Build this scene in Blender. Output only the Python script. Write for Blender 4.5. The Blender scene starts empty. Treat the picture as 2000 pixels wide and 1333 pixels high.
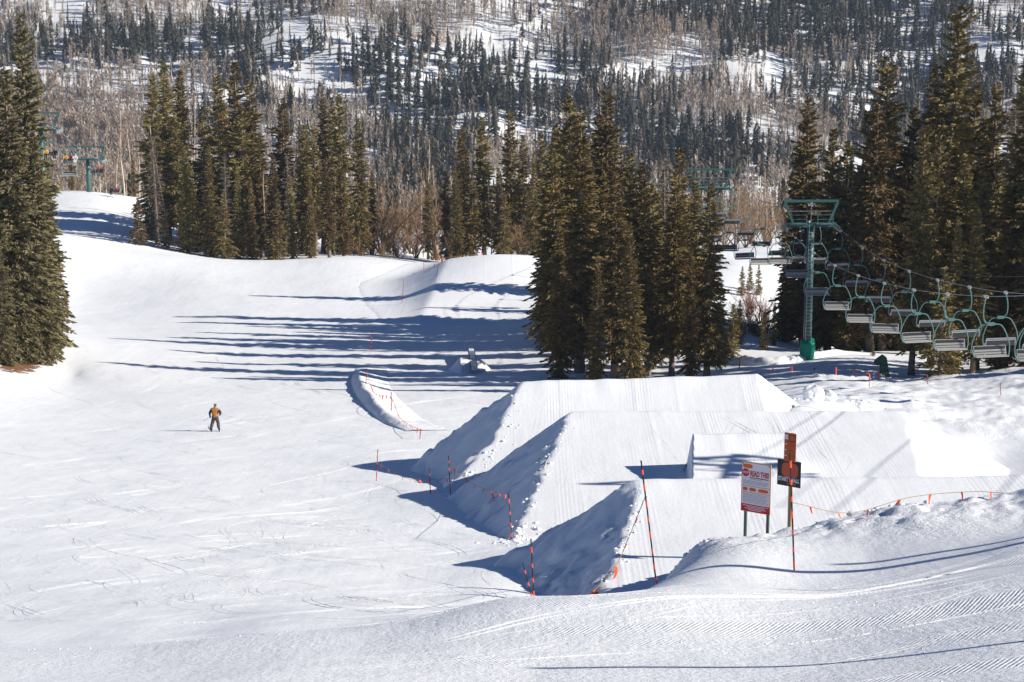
import bpy, math, random
import numpy as np
from mathutils import Vector, Matrix

# ------------------------------------------------------------------ camera, sky, sun, exposure
scene = bpy.context.scene
COL = scene.collection
FPX = 4000.0                                   # focal length in pixels of the 2000 px wide photograph
PITCH = math.atan(866.5 / FPX)
CP, SP = math.cos(PITCH), math.sin(PITCH)
cam_data = bpy.data.cameras.new('camera')
cam_data.sensor_width = 36.0
cam_data.lens = FPX / 2000.0 * 36.0
cam_data.clip_start = 0.5
cam_data.clip_end = 9000.0
cam = bpy.data.objects.new('camera', cam_data)
cam.rotation_euler = (math.pi / 2 - PITCH, 0, 0)
COL.objects.link(cam)
scene.camera = cam

SUN_EL, SUN_AZ = math.radians(28.5), math.radians(12.0)   # from the right, a little behind the camera
SUN = Vector((math.cos(SUN_EL) * math.cos(SUN_AZ), -math.cos(SUN_EL) * math.sin(SUN_AZ), math.sin(SUN_EL)))
world = bpy.data.worlds.new('World')
scene.world = world
world.use_nodes = True
wn = world.node_tree.nodes
wl = world.node_tree.links
sky = wn.new('ShaderNodeTexSky')
sky.sky_type = 'NISHITA'
sky.sun_disc = False
sky.sun_elevation = SUN_EL
sky.sun_rotation = math.atan2(SUN.x, SUN.y)
sky.altitude = 2900.0
sky.air_density = 1.15
sky.dust_density = 0.0
sky.ozone_density = 10.0
wl.new(sky.outputs[0], wn['Background'].inputs[0])
wn['Background'].inputs[1].default_value = 0.05
sl = bpy.data.lights.new('sun', 'SUN')
sl.energy = 5.0
sl.angle = math.radians(0.5)
sl.color = (1.0, 0.925, 0.815)
so = bpy.data.objects.new('sun', sl)
so.rotation_euler = SUN.to_track_quat('Z', 'Y').to_euler()
so.location = SUN * 200
COL.objects.link(so)
vs = scene.view_settings
vs.view_transform = 'Standard'
vs.look = 'None'
vs.gamma = 1.0
vs.use_curve_mapping = False
vs.exposure = 0.57
scene.cycles.use_denoising = True
scene.cycles.max_bounces = 6
scene.cycles.volume_bounces = 0
scene.cycles.diffuse_bounces = 2
scene.cycles.glossy_bounces = 2
scene.cycles.transparent_max_bounces = 4

# ------------------------------------------------------------------ helpers
def slope_of(py):
    b = (666.5 - py) / FPX
    return (-SP + b * CP) / (CP + b * SP)
def at(px, py, Y):
    b = (666.5 - py) / FPX
    k = CP + b * SP
    return Vector(((px - 1000.0) / FPX / k * Y, Y, (-SP + b * CP) / k * Y))
def to_px(x, y, z):
    s = z / y
    b = (s * CP + SP) / (CP - s * SP)
    return 1000 + x / y * (CP + b * SP) * FPX, 666.5 - b * FPX
def q_of(px, py):
    b = (666.5 - py) / FPX
    return (px - 1000.0) / FPX / (CP + b * SP)

def tag(o, label=None, cat=None, group=None, kind=None):
    if label: o['label'] = label
    if cat: o['category'] = cat
    if group: o['group'] = group
    if kind: o['kind'] = kind
    return o
def link(o, parent=None):
    COL.objects.link(o)
    if parent is not None: o.parent = parent
    return o
def empty(name, loc=(0, 0, 0), rz=0.0):
    o = bpy.data.objects.new(name, None)
    o.empty_display_size = 0.2
    o.location = loc
    o.rotation_euler = (0, 0, rz)
    return link(o)
def np_mesh(name, V, F, mats, mi=None, smooth=False):
    """V (n,3), F (m,3 or 4) or a list of such arrays; mi material index for every face."""
    Fs = F if isinstance(F, list) else [F]
    Fs = [np.asarray(f, dtype=np.int32) for f in Fs if len(f)]
    me = bpy.data.meshes.new(name)
    V = np.asarray(V, dtype=np.float32)
    me.vertices.add(len(V)); me.vertices.foreach_set('co', V.ravel())
    nl = sum(f.size for f in Fs); npoly = sum(len(f) for f in Fs)
    me.loops.add(nl); me.polygons.add(npoly)
    me.loops.foreach_set('vertex_index', np.concatenate([f.ravel() for f in Fs]))
    tot = np.concatenate([np.full(len(f), f.shape[1], dtype=np.int32) for f in Fs])
    me.polygons.foreach_set('loop_start', (np.cumsum(tot) - tot).astype(np.int32))
    try: me.polygons.foreach_set('loop_total', tot)
    except Exception: pass
    for m in (mats if isinstance(mats, (list, tuple)) else [mats]): me.materials.append(m)
    if mi is not None: me.polygons.foreach_set('material_index', np.asarray(mi, dtype=np.int32))
    if smooth: me.polygons.foreach_set('use_smooth', np.ones(npoly, dtype=bool))
    me.update(calc_edges=True)
    me.validate()
    return me
def mesh_obj(name, me, parent=None):
    return link(bpy.data.objects.new(name, me), parent)

class MB:
    """collects boxes, tubes and prisms, then links them as one mesh object"""
    def __init__(s): s.V = []; s.F = []; s.M = []; s.cur = 0
    def add(s, vs, fs):
        n = len(s.V); s.V += [tuple(v) for v in vs]
        for f in fs: s.F.append([i + n for i in f]); s.M.append(s.cur)
    def box(s, x0, x1, y0, y1, z0, z1, bev=0.0):
        if bev > 0:
            b = min(bev, (x1 - x0) * .45, (y1 - y0) * .45)
            ring = [(x0 + b, y0), (x1 - b, y0), (x1, y0 + b), (x1, y1 - b), (x1 - b, y1), (x0 + b, y1), (x0, y1 - b), (x0, y0 + b)]
            n = 8
            s.add([(x, y, z0) for x, y in ring] + [(x, y, z1) for x, y in ring],
                  [[i, (i + 1) % n, n + (i + 1) % n, n + i] for i in range(n)] + [list(range(n))[::-1], list(range(n, 2 * n))])
            return s
        v = [(x, y, z) for z in (z0, z1) for y in (y0, y1) for x in (x0, x1)]
        s.add(v, [[0, 2, 3, 1], [4, 5, 7, 6], [0, 1, 5, 4], [2, 6, 7, 3], [0, 4, 6, 2], [1, 3, 7, 5]])
        return s
    def tube(s, pts, r, n=8, cap=True):
        pts = [Vector(p) for p in pts]
        rs = r if isinstance(r, (list, tuple)) else [r] * len(pts)
        rings = []
        prev = None
        for i, p in enumerate(pts):
            d = (pts[min(i + 1, len(pts) - 1)] - pts[max(i - 1, 0)]).normalized()
            if prev is None:
                a = d.cross(Vector((0, 0, 1)) if abs(d.z) < .9 else Vector((1, 0, 0))).normalized()
            else:
                a = (prev - d * prev.dot(d)).normalized()
            prev = a
            b = d.cross(a)
            rings.append([p + (a * math.cos(t) + b * math.sin(t)) * rs[i] for t in [2 * math.pi * k / n for k in range(n)]])
        vs_ = [v for rg in rings for v in rg]
        fs = []
        for i in range(len(rings) - 1):
            for k in range(n):
                fs.append([i * n + k, i * n + (k + 1) % n, (i + 1) * n + (k + 1) % n, (i + 1) * n + k])
        if cap: fs += [list(range(n))[::-1], list(range((len(rings) - 1) * n, len(rings) * n))]
        s.add(vs_, fs)
        return s
    def bar(s, p0, p1, w, h):
        """rectangular bar from p0 to p1, w wide and h high"""
        p0, p1 = Vector(p0), Vector(p1)
        d = (p1 - p0).normalized()
        a = d.cross(Vector((0, 0, 1)) if abs(d.z) < .95 else Vector((0, 1, 0))).normalized()
        b = a.cross(d).normalized()
        vs_ = []
        for p in (p0, p1):
            for i, j in ((-1, -1), (1, -1), (1, 1), (-1, 1)): vs_.append(p + a * i * w / 2 + b * j * h / 2)
        s.add(vs_, [[0, 1, 2, 3], [7, 6, 5, 4], [0, 4, 5, 1], [1, 5, 6, 2], [2, 6, 7, 3], [3, 7, 4, 0]])
        return s
    def poly(s, pts, y, d):
        """outline in the x-z plane at depth y, extruded d towards -y"""
        n = len(pts)
        s.add([(x, y, z) for x, z in pts] + [(x, y - d, z) for x, z in pts],
              [list(range(n)), list(range(n, 2 * n))[::-1]] + [[i, n + i, n + (i + 1) % n, (i + 1) % n] for i in range(n)])
        return s
    def build(s, name, mats, parent=None, smooth=False):
        me = bpy.data.meshes.new(name)
        me.from_pydata(s.V, [], s.F)
        for m in (mats if isinstance(mats, (list, tuple)) else [mats]): me.materials.append(m)
        me.polygons.foreach_set('material_index', s.M)
        if smooth: me.polygons.foreach_set('use_smooth', [True] * len(s.F))
        me.update()
        return mesh_obj(name, me, parent)

def copy_tree(o, parent=None):
    c = o.copy(); COL.objects.link(c); c.parent = parent
    for ch in list(o.children):
        copy_tree(ch, c)
    return c

# smooth value noise -----------------------------------------------------------
_NT = {}
def vnoise(x, y, seed=0):
    T = _NT.get(seed)
    if T is None: T = _NT[seed] = np.random.RandomState(seed).rand(256, 256)
    xi = np.floor(x).astype(np.int64); yi = np.floor(y).astype(np.int64)
    fx = x - xi; fy = y - yi
    fx = fx * fx * (3 - 2 * fx); fy = fy * fy * (3 - 2 * fy)
    a = T[xi & 255, yi & 255]; b = T[(xi + 1) & 255, yi & 255]
    c = T[xi & 255, (yi + 1) & 255]; d = T[(xi + 1) & 255, (yi + 1) & 255]
    return (a * (1 - fx) + b * fx) * (1 - fy) + (c * (1 - fx) + d * fx) * fy - .5
def fbm(x, y, seed=0, octv=4, gain=.5):
    r = 0; a = 1.0; f = 1.0
    for k in range(octv):
        r = r + a * vnoise(x * f + 17.3 * k, y * f - 9.1 * k, seed + k); a *= gain; f *= 2.03
    return r

# ------------------------------------------------------------------ materials
def new_mat(name):
    m = bpy.data.materials.new(name); m.use_nodes = True
    nt = m.node_tree
    return m, nt, nt.nodes['Principled BSDF']
class NT:
    """short notation for node trees"""
    def __init__(s, nt): s.nt = nt
    def n(s, t, **kw):
        nd = s.nt.nodes.new(t)
        for k, v in kw.items(): setattr(nd, k, v)
        return nd
    def set(s, sock, v):
        if hasattr(v, 'is_linked') or isinstance(v, bpy.types.NodeSocket): s.nt.links.new(v, sock)
        else: sock.default_value = v
    def math(s, op, a, b=0.0, c=0.0, clamp=False):
        nd = s.n('ShaderNodeMath', operation=op, use_clamp=clamp)
        s.set(nd.inputs[0], a); s.set(nd.inputs[1], b); s.set(nd.inputs[2], c)
        return nd.outputs[0]
    def noise(s, vec, scale, detail=2.0, rough=.5, dist=0.0):
        nd = s.n('ShaderNodeTexNoise')
        s.set(nd.inputs['Vector'], vec); nd.inputs['Scale'].default_value = scale
        nd.inputs['Detail'].default_value = detail; nd.inputs['Roughness'].default_value = rough
        nd.inputs['Distortion'].default_value = dist
        return nd.outputs[0]
    def mapping(s, vec, rot=(0, 0, 0), scale=(1, 1, 1), loc=(0, 0, 0)):
        nd = s.n('ShaderNodeMapping')
        s.set(nd.inputs['Vector'], vec)
        nd.inputs['Location'].default_value = loc; nd.inputs['Rotation'].default_value = rot; nd.inputs['Scale'].default_value = scale
        return nd.outputs[0]
    def wave(s, vec, scale, dist=0.0, detail=1.0, dscale=1.0, phase=0.0):
        nd = s.n('ShaderNodeTexWave', wave_type='BANDS', bands_direction='X', wave_profile='SIN')
        s.set(nd.inputs['Vector'], vec); nd.inputs['Scale'].default_value = scale
        nd.inputs['Distortion'].default_value = dist; nd.inputs['Detail'].default_value = detail
        nd.inputs['Detail Scale'].default_value = dscale; nd.inputs['Phase Offset'].default_value = phase
        return nd.outputs['Fac']
    def ss(s, x, lo, hi):
        nd = s.n('ShaderNodeMapRange', interpolation_type='SMOOTHSTEP')
        s.set(nd.inputs[0], x); nd.inputs[1].default_value = lo; nd.inputs[2].default_value = hi
        return nd.outputs[0]
    def mix(s, fac, a, b):
        nd = s.n('ShaderNodeMix', data_type='RGBA')
        s.set(nd.inputs[0], fac); s.set(nd.inputs[6], a); s.set(nd.inputs[7], b)
        return nd.outputs[2]
    def bump(s, h, strength=1.0, dist=1.0):
        nd = s.n('ShaderNodeBump')
        nd.inputs['Strength'].default_value = strength; nd.inputs['Distance'].default_value = dist
        s.set(nd.inputs['Height'], h)
        return nd.outputs[0]

def plain(name, col, rough=.6, metal=0.0, var=.12, scale=6.0, spec=.3):
    """a plain surface with slight uneven tone"""
    m, nt, b = new_mat(name); t = NT(nt)
    tc = t.n('ShaderNodeTexCoord').outputs['Object']
    nz = t.noise(tc, scale, 4, .6)
    c0 = tuple(max(0, c * (1 - var)) for c in col[:3]) + (1,)
    c1 = tuple(min(1, c * (1 + var)) for c in col[:3]) + (1,)
    nt.links.new(t.mix(nz, c0, c1), b.inputs['Base Color'])
    b.inputs['Roughness'].default_value = rough; b.inputs['Metallic'].default_value = metal
    b.inputs['Specular IOR Level'].default_value = spec
    return m

def snow_material(name, jump=False, ground=False, rough_amt=1.0):
    m, nt, b = new_mat(name); t = NT(nt)
    geo = t.n('ShaderNodeNewGeometry')
    pos = geo.outputs['Position']
    sep = t.n('ShaderNodeSeparateXYZ'); nt.links.new(pos, sep.inputs[0])
    Y = sep.outputs[1]
    flat = t.mapping(pos, scale=(1, 1, 0))
    # grainy surface, coarser crumbs where the snow is churned
    churn = t.math('MULTIPLY', t.ss(t.noise(flat, .16, 3, .55), .50, .66), .1 if jump else (.22 if ground else 1.0))
    nearf = t.ss(Y, 52.0, 40.0) if ground else None
    if ground: churn = t.math('MAXIMUM', churn, t.math('MULTIPLY', nearf, .42))
    if ground:
        ca = t.n('ShaderNodeAttribute', attribute_name='churned')
        churn = t.math('MAXIMUM', churn, ca.outputs['Fac'])
    g1 = t.noise(pos, 5.5, 5, .65)
    g2 = t.noise(pos, 14.0, 3, .6)
    h = t.math('MULTIPLY', g1, t.math('MULTIPLY_ADD', churn, .055 * rough_amt, .010 * rough_amt))
    h = t.math('MULTIPLY_ADD', g2, t.math('MULTIPLY_ADD', churn, .018 * rough_amt, .005), h)
    # long soft rolls
    h = t.math('MULTIPLY_ADD', t.noise(flat, .32, 3, .5), .10 if not jump else .04, h)
    # streaks scraped along the fall line
    strk = t.noise(t.mapping(flat, rot=(0, 0, math.radians(-6)), scale=(1, .10, 1)), 1.5, 4, .6)
    h = t.math('MULTIPLY_ADD', strk, .018 if jump else .022, h)
    if jump:
        # groomer seams running up the ramp, and the fine comb lines between them
        wob = t.mapping(flat, rot=(0, 0, math.radians(-2.5)), scale=(1, .06, 1))
        w1 = t.wave(wob, .16, 9.0, 2.0, .5)
        w1 = t.math('POWER', w1, 14.0)
        w2 = t.wave(wob, 1.9, 3.0, 2.0, .8)
        msk = t.ss(t.noise(wob, .5, 3), .46, .62)
        h = t.math('MULTIPLY_ADD', t.math('MULTIPLY', w1, msk), .008, h)
        h = t.math('MULTIPLY_ADD', t.math('MULTIPLY', w2, msk), .0028, h)
    else:
        # comb lines left by the groomer, in patches
        cmb = t.mapping(flat, rot=(0, 0, math.radians(24)))
        c1 = t.wave(cmb, 3.6, 3.0, 1.0, .12)
        cm = t.ss(t.noise(t.mapping(flat, rot=(0, 0, math.radians(20)), scale=(.5, 1.4, 1)), .23, 2, .5), .53, .61)
        if ground:
            cm = t.math('MULTIPLY', cm, t.ss(Y, 50.0, 46.0))
            h = t.math('MULTIPLY_ADD', t.math('MULTIPLY', c1, cm), .009, h)
    nrm = t.bump(h, 1.0, 1.0)
    nt.links.new(nrm, b.inputs['Normal'])
    tone = t.noise(flat, .11, 4, .6)
    col = t.mix(tone, (.79, .825, .865, 1), (.865, .89, .92, 1))
    if ground:
        at_ = t.n('ShaderNodeAttribute', attribute_name='earth')
        dn = t.math('MULTIPLY', t.math('SUBTRACT', t.noise(pos, 1.1, 8, .72), .5), t.math('MULTIPLY', at_.outputs['Fac'], 3.6))
        ef = t.ss(t.math('ADD', at_.outputs['Fac'], dn), .46, .60)
        dirt = t.mix(t.noise(pos, 2.5, 4, .6), (.13, .062, .032, 1), (.27, .15, .08, 1))
        col = t.mix(ef, col, dirt)
    nt.links.new(col, b.inputs['Base Color'])
    b.inputs['Roughness'].default_value = .62
    b.inputs['Specular IOR Level'].default_value = .18
    return m

def foliage_mat(name, c_dark, c_light, hue_var=.02, val_var=.35):
    m, nt, b = new_mat(name); t = NT(nt)
    oi = t.n('ShaderNodeObjectInfo')
    tc = t.n('ShaderNodeTexCoord').outputs['Object']
    nz = t.noise(tc, 1.1, 4, .7)
    nz2 = t.ss(nz, .3, .7)
    col = t.mix(nz2, c_dark, c_light)
    hs = t.n('ShaderNodeHueSaturation')
    t.set(hs.inputs['Hue'], t.math('MULTIPLY_ADD', oi.outputs['Random'], hue_var, .5 - hue_var / 2))
    t.set(hs.inputs['Value'], t.math('MULTIPLY_ADD', oi.outputs['Random'], val_var, 1 - val_var / 2))
    nt.links.new(col, hs.inputs['Color'])
    nt.links.new(hs.outputs[0], b.inputs['Base Color'])
    b.inputs['Roughness'].default_value = .75
    b.inputs['Specular IOR Level'].default_value = .15
    return m

M = {}
M['snow'] = snow_material('snow_ground', ground=True)
M['jump'] = snow_material('snow_ramp', jump=True)
M['rough'] = snow_material('snow_rough', rough_amt=2.2)
M['chunk'] = snow_material('snow_chunk', rough_amt=1.5)
M['spruce'] = foliage_mat('spruce_needles', (.102, .082, .030, 1), (.290, .215, .082, 1), .035, .5)
M['spruce_grey'] = foliage_mat('spruce_needles_grey', (.110, .098, .048, 1), (.275, .238, .122, 1), .015)
M['spruce_dead'] = foliage_mat('spruce_dead', (.12, .10, .08, 1), (.26, .22, .185, 1), .01, .2)
M['bark'] = plain('bark', (.20, .155, .12), .9, var=.35, scale=3)
M['aspen_bark'] = plain('aspen_bark', (.58, .50, .38), .8, var=.3, scale=2)
M['twig'] = plain('tan_twig', (.27, .175, .10), .9, var=.25)
M['twig_red'] = plain('red_twig', (.20, .085, .06), .9, var=.25)
M['far_conifer'] = foliage_mat('far_conifer', (.026, .029, .022, 1), (.085, .080, .054, 1), .02, .3)
M['far_trunk'] = plain('far_aspen_trunk', (.60, .55, .47), .9, var=.2)
M['far_twig'] = plain('far_aspen_twig', (.44, .36, .295), .95, var=.25, scale=.05)
M['teal'] = plain('teal_paint', (.045, .135, .13), .45, spec=.4)
M['teal_light'] = plain('teal_light_paint', (.10, .225, .21), .4, spec=.4)
M['green_pad'] = plain('green_pad', (.0, .26, .165), .65, var=.1)
M['dark_green'] = plain('dark_green_cover', (.004, .055, .04), .6)
M['galv'] = plain('galvanised_steel', (.50, .52, .53), .4, .5, spec=.5)
M['steel'] = plain('grey_steel', (.30, .33, .34), .45, .4)
M['black'] = plain('black_rubber', (.018, .018, .02), .6)
M['seat_dark'] = plain('dark_seat_back', (.035, .033, .035), .35, spec=.5)
M['seat_light'] = plain('light_seat_slat', (.40, .41, .39), .5)
M['orange'] = plain('orange_fluorescent', (.95, .115, .045), .6, var=.08)
M['bamboo'] = plain('black_pole', (.025, .022, .018), .5)
M['rope'] = plain('rope', (.30, .22, .09), .8)
M['wood'] = plain('raw_wood', (.42, .28, .15), .8, var=.3, scale=5)
M['sign_white'] = plain('sign_white', (.78, .76, .80), .5, var=.03)
M['sign_red'] = plain('sign_red', (.52, .015, .025), .5, var=.05)
M['sign_orange'] = plain('sign_orange', (.72, .15, .02), .5, var=.06)
M['sign_rust'] = plain('sign_rust_orange', (.55, .11, .03), .55, var=.08)
M['sign_salmon'] = plain('sign_salmon', (.60, .115, .06), .55, var=.08)
M['sign_dark'] = plain('sign_charcoal', (.035, .033, .035), .5, var=.1)
M['ink'] = plain('print_ink', (.05, .045, .05), .6)
M['ink_grey'] = plain('print_grey', (.33, .31, .35), .6)
M['post_green'] = plain('post_green', (.075, .115, .085), .6, var=.25)
M['mark_green'] = plain('mark_green', (.12, .30, .02), .6)
M['box_blue'] = plain('box_blue', (.10, .22, .42), .4)
M['box_top'] = plain('box_top', (.10, .14, .19), .3, .3)
M['white_plastic'] = plain('white_plastic', (.75, .77, .78), .4)
for nm, c in (('vest', (.50, .205, .055)), ('jacket_black', (.018, .018, .03)), ('pants_dark', (.075, .065, .075)), ('helmet', (.07, .085, .085)), ('skin', (.45, .24, .17)),
              ('yellow', (.80, .42, .03)), ('cloth_white', (.75, .74, .73)), ('cloth_blue', (.16, .21, .26)), ('cloth_green', (.05, .55, .20)), ('cloth_red', (.65, .06, .05)), ('cloth_pink', (.75, .16, .2))):
    M[nm] = plain(nm, c, .75, var=.1)
# ------------------------------------------------------------------ the ground
BASE = [(24, 1370), (30, 1333), (36, 1290), (40, 1256), (45, 1262), (52, 1215), (60, 1165), (69, 1105), (83, 1035), (98, 970), (112, 915), (134, 845),
        (155, 790), (180, 735), (200, 690), (225, 640), (250, 590), (270, 545), (285, 505), (300, 508), (330, 515), (420, 520), (600, 452), (750, 430),
        (850, 388), (900, 350), (1010, 200), (1080, 100), (1150, 0), (1260, -150), (1500, -420), (3200, -1000)]
BX = np.log(np.array([b[0] for b in BASE], float))
BS = np.array([slope_of(b[1]) for b in BASE])
def pchip_slopes(x, y):
    h = np.diff(x); d = np.diff(y) / h
    m = np.zeros_like(y)
    for i in range(1, len(x) - 1):
        if d[i - 1] * d[i] > 0:
            w1 = 2 * h[i] + h[i - 1]; w2 = h[i] + 2 * h[i - 1]
            m[i] = (w1 + w2) / (w1 / d[i - 1] + w2 / d[i])
    m[0] = d[0]; m[-1] = d[-1]
    return m
BM = pchip_slopes(BX, BS)
def base_slope(Y):
    l = np.clip(np.log(np.maximum(Y, 1e-3)), BX[0], BX[-1])
    i = np.clip(np.searchsorted(BX, l) - 1, 0, len(BX) - 2)
    h = BX[i + 1] - BX[i]; u = (l - BX[i]) / h
    return (BS[i] * (2 * u**3 - 3 * u**2 + 1) + BM[i] * h * (u**3 - 2 * u**2 + u) + BS[i + 1] * (-2 * u**3 + 3 * u**2) + BM[i + 1] * h * (u**3 - u**2))
# where the photograph shows the surface: pixel column, row and distance
CTRL = [
 # the near groomed mound and its crest
 (0, 1333, 33), (500, 1333, 31.5), (0, 1272, 42), (250, 1264, 41.5), (500, 1240, 41.5), (720, 1222, 42.5), (1050, 1310, 32.6), (1000, 1172, 45), (1500, 1225, 37),
 (2000, 1250, 31), (2000, 1333, 25.5), (2150, 1250, 30), (1240, 1158, 46.5), (1550, 1115, 48), (1700, 1082, 49.5), (2000, 1096, 43), (2000, 1052, 47), (2000, 1020, 51),
 (0, 1252, 47.5), (250, 1244, 47.5), (500, 1226, 48), (0, 1220, 53), (250, 1212, 53), (500, 1200, 53.5), (720, 1190, 54), (850, 1182, 56),
 # hollow behind the crest, and the bank with the signs
 (1000, 1200, 50), (1000, 1178, 57.5), (950, 1168, 58), (1120, 1195, 56), (1240, 1205, 52), (1240, 1215, 58), (1270, 1150, 50), (1330, 1092, 56.5), (1330, 1150, 61),
 (1400, 1062, 57.5), (1400, 1110, 62), (1490, 1056, 57.5), (1490, 1095, 62), (1490, 1125, 67), (1560, 1040, 58), (1700, 1000, 58.5), (1700, 1045, 63),
 (1850, 985, 58.5), (2000, 962, 58.5), (2000, 1000, 63), (2150, 930, 60), (2000, 1010, 70), (1700, 1060, 70),
 # between the ramps
 (905, 1105, 69), (1000, 1090, 70), (1255, 1115, 68), (1600, 1075, 72), (990, 1060, 78), (1300, 1062, 78), (1700, 1010, 80), (1100, 985, 95), (1500, 960, 96), (900, 968, 97),
 (1925, 916, 97), (2000, 908, 97), (1700, 990, 88), (1950, 975, 86), (1860, 886, 98.5), (1810, 876, 100), (1700, 836, 106), (1900, 842, 106), (2000, 834, 107.5), (800, 960, 99), (1015, 920, 110), (1300, 890, 110), (1560, 799, 108), (1610, 782, 116), (760, 905, 113), (1300, 830, 135),
 # right hand slope up to the lift
 (2000, 764, 128), (1800, 771, 128), (1700, 772, 126), (2000, 728, 152), (1850, 742, 152), (1600, 742, 155), (1780, 740, 160), (1450, 716, 178), (1572, 703, 180), (1640, 683, 190),
 (1750, 690, 190), (2000, 690, 185), (1640, 695, 210), (2150, 720, 150), (2150, 660, 190),
 (1450, 650, 205), (1470, 585, 235), (1430, 512, 264), (1530, 522, 264), (1480, 512, 290), (1480, 480, 340),
 # the run past the middle trees
 (1385, 725, 177), (1300, 725, 179), (1085, 722, 181), (1062, 640, 222), (1066, 600, 242), (850, 520, 286), (250, 489, 288), (130, 476, 286), (600, 505, 286), (960, 530, 284),
 (180, 440, 314), (180, 379, 347), (180, 392, 385), (120, 440, 314), (110, 379, 347), (290, 450, 318), (300, 395, 350), (720, 488, 335), (480, 505, 305),
 # left bank under the spruces
 (20, 736, 170), (110, 662, 204), (60, 714, 180), (0, 786, 152), (-120, 722, 168), (-120, 645, 205), (130, 630, 232), (160, 725, 180), (100, 757, 168),
]
for px in (400,):
    for Y, py in BASE[5:19]: CTRL.append((px, py, Y))
for px in (150, 700):
    for Y, py in BASE[7:18:2]: CTRL.append((px, py, Y))
for px in (-250, 400, 1000, 1600, 2250):
    for Y, py in BASE[22:]: CTRL.append((px, py, Y))
for px in (900, 1200): CTRL.append((px, 515, 330))
CQ = np.array([(q_of(a, b) * FPX / 250.0, math.log(c) * 5.0) for a, b, c in CTRL])
CR = np.array([slope_of(b) for a, b, c in CTRL]) - base_slope(np.array([c for a, b, c in CTRL], float))
def tps(r2): return np.where(r2 > 1e-12, r2 * np.log(np.maximum(r2, 1e-12)) * .5, 0.0)
_n = len(CQ)
_A = np.zeros((_n + 3, _n + 3))
_d2 = ((CQ[:, None, :] - CQ[None, :, :])**2).sum(-1)
_A[:_n, :_n] = tps(_d2) + np.eye(_n) * .01
_A[:_n, _n] = 1; _A[:_n, _n + 1:] = CQ; _A[_n, :_n] = 1; _A[_n + 1:, :_n] = CQ.T
_W = np.linalg.solve(_A, np.concatenate([CR, [0, 0, 0]]))
def _resid(q, l):
    out = np.empty(q.shape)
    qf, lf, of = q.ravel(), l.ravel(), out.ravel()
    for i in range(0, qf.size, 20000):
        a, b = qf[i:i + 20000], lf[i:i + 20000]
        r2 = (a[:, None] - CQ[None, :, 0])**2 + (b[:, None] - CQ[None, :, 1])**2
        of[i:i + 20000] = tps(r2) @ _W[:_n] + _W[_n] + _W[_n + 1] * a + _W[_n + 2] * b
    return of.reshape(q.shape)
def ground_raw(x, y):
    x = np.asarray(x, float); y = np.asarray(y, float)
    Yc = np.maximum(y, 24.0)
    q = np.clip(x / Yc, -.31, .31) * FPX / 250.0
    s = base_slope(Yc) + _resid(q, np.log(Yc) * 5.0)
    z = s * Yc
    return z + np.where(y < 24.0, (24.0 - y) * .31, 0.0)
def relief(x, y):
    far = np.clip((y - 620) / 200.0, 0, 1)
    near = 1 - far
    r = near * (.10 * fbm(x * .16, y * .16, 3, 3) + .5 * np.clip((y - 60) / 200, 0, 1) * fbm(x * .045, y * .045, 8, 2))
    r = r + far * (15.0 * fbm(x * .011, y * .016, 5, 4, .5))
    # churned snow beside the piste: the sign bank and the right hand slope
    return r
def ground_z(x, y):
    x = np.asarray(x, float); y = np.asarray(y, float)
    z = ground_raw(x, y) + relief(x, y)
    q = x / np.maximum(y, 24.0)
    bank = np.clip((q - .065) / .03, 0, 1) * np.clip((y - 51) / 4, 0, 1) * np.clip((66 - y) / 4, 0, 1)
    rslope = np.clip((q - .12) / .04, 0, 1) * np.clip((y - 101) / 10, 0, 1) * np.clip((172 - y) / 10, 0, 1)
    lump = fbm(x * .9, y * .9, 21, 3, .6)
    z = z + bank * (.24 * np.maximum(lump, -.12) + .16 * fbm(x * 2.3, y * 2.3, 27, 2) + .04) + rslope * .42 * fbm(x * .35, y * .5, 25, 4, .6)
    return z
def gz(x, y): return float(ground_z(np.array([x]), np.array([y]))[0])
def on_ground(px, Y, it=6):
    """the ground point seen in column px at distance Y"""
    py = 700.0
    for _ in range(it):
        p = at(px, py, Y)
        z = gz(p.x, Y)
        _, py = to_px(p.x, Y, z)
    p = at(px, py, Y)
    return Vector((p.x, Y, z))

rows = [-60, -30, -12, 0, 8, 14, 18, 21]
rows += list(np.exp(np.arange(math.log(23.0), math.log(345.0), .0056)))
rows += list(np.exp(np.arange(math.log(347.0), math.log(1320.0), .0085)))
rows += list(np.linspace(1340.0, 1560.0, 8))
rows = np.array(rows)
cols = np.concatenate([-1 - np.linspace(1, 0.02, 22)**1.5, np.linspace(-1, 1, 381), 1 + np.linspace(0.02, 1, 22)**1.5])
Yg, Tg = np.meshgrid(rows, cols, indexing='ij')
Yp = np.maximum(Yg, 16.0)
Xg = np.where(np.abs(Tg) <= 1, .275 * Yp * Tg, np.sign(Tg) * (.275 * Yp + (np.abs(Tg) - 1) * (30 + .7 * Yp)))
Zg = ground_z(Xg, Yg)
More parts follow.
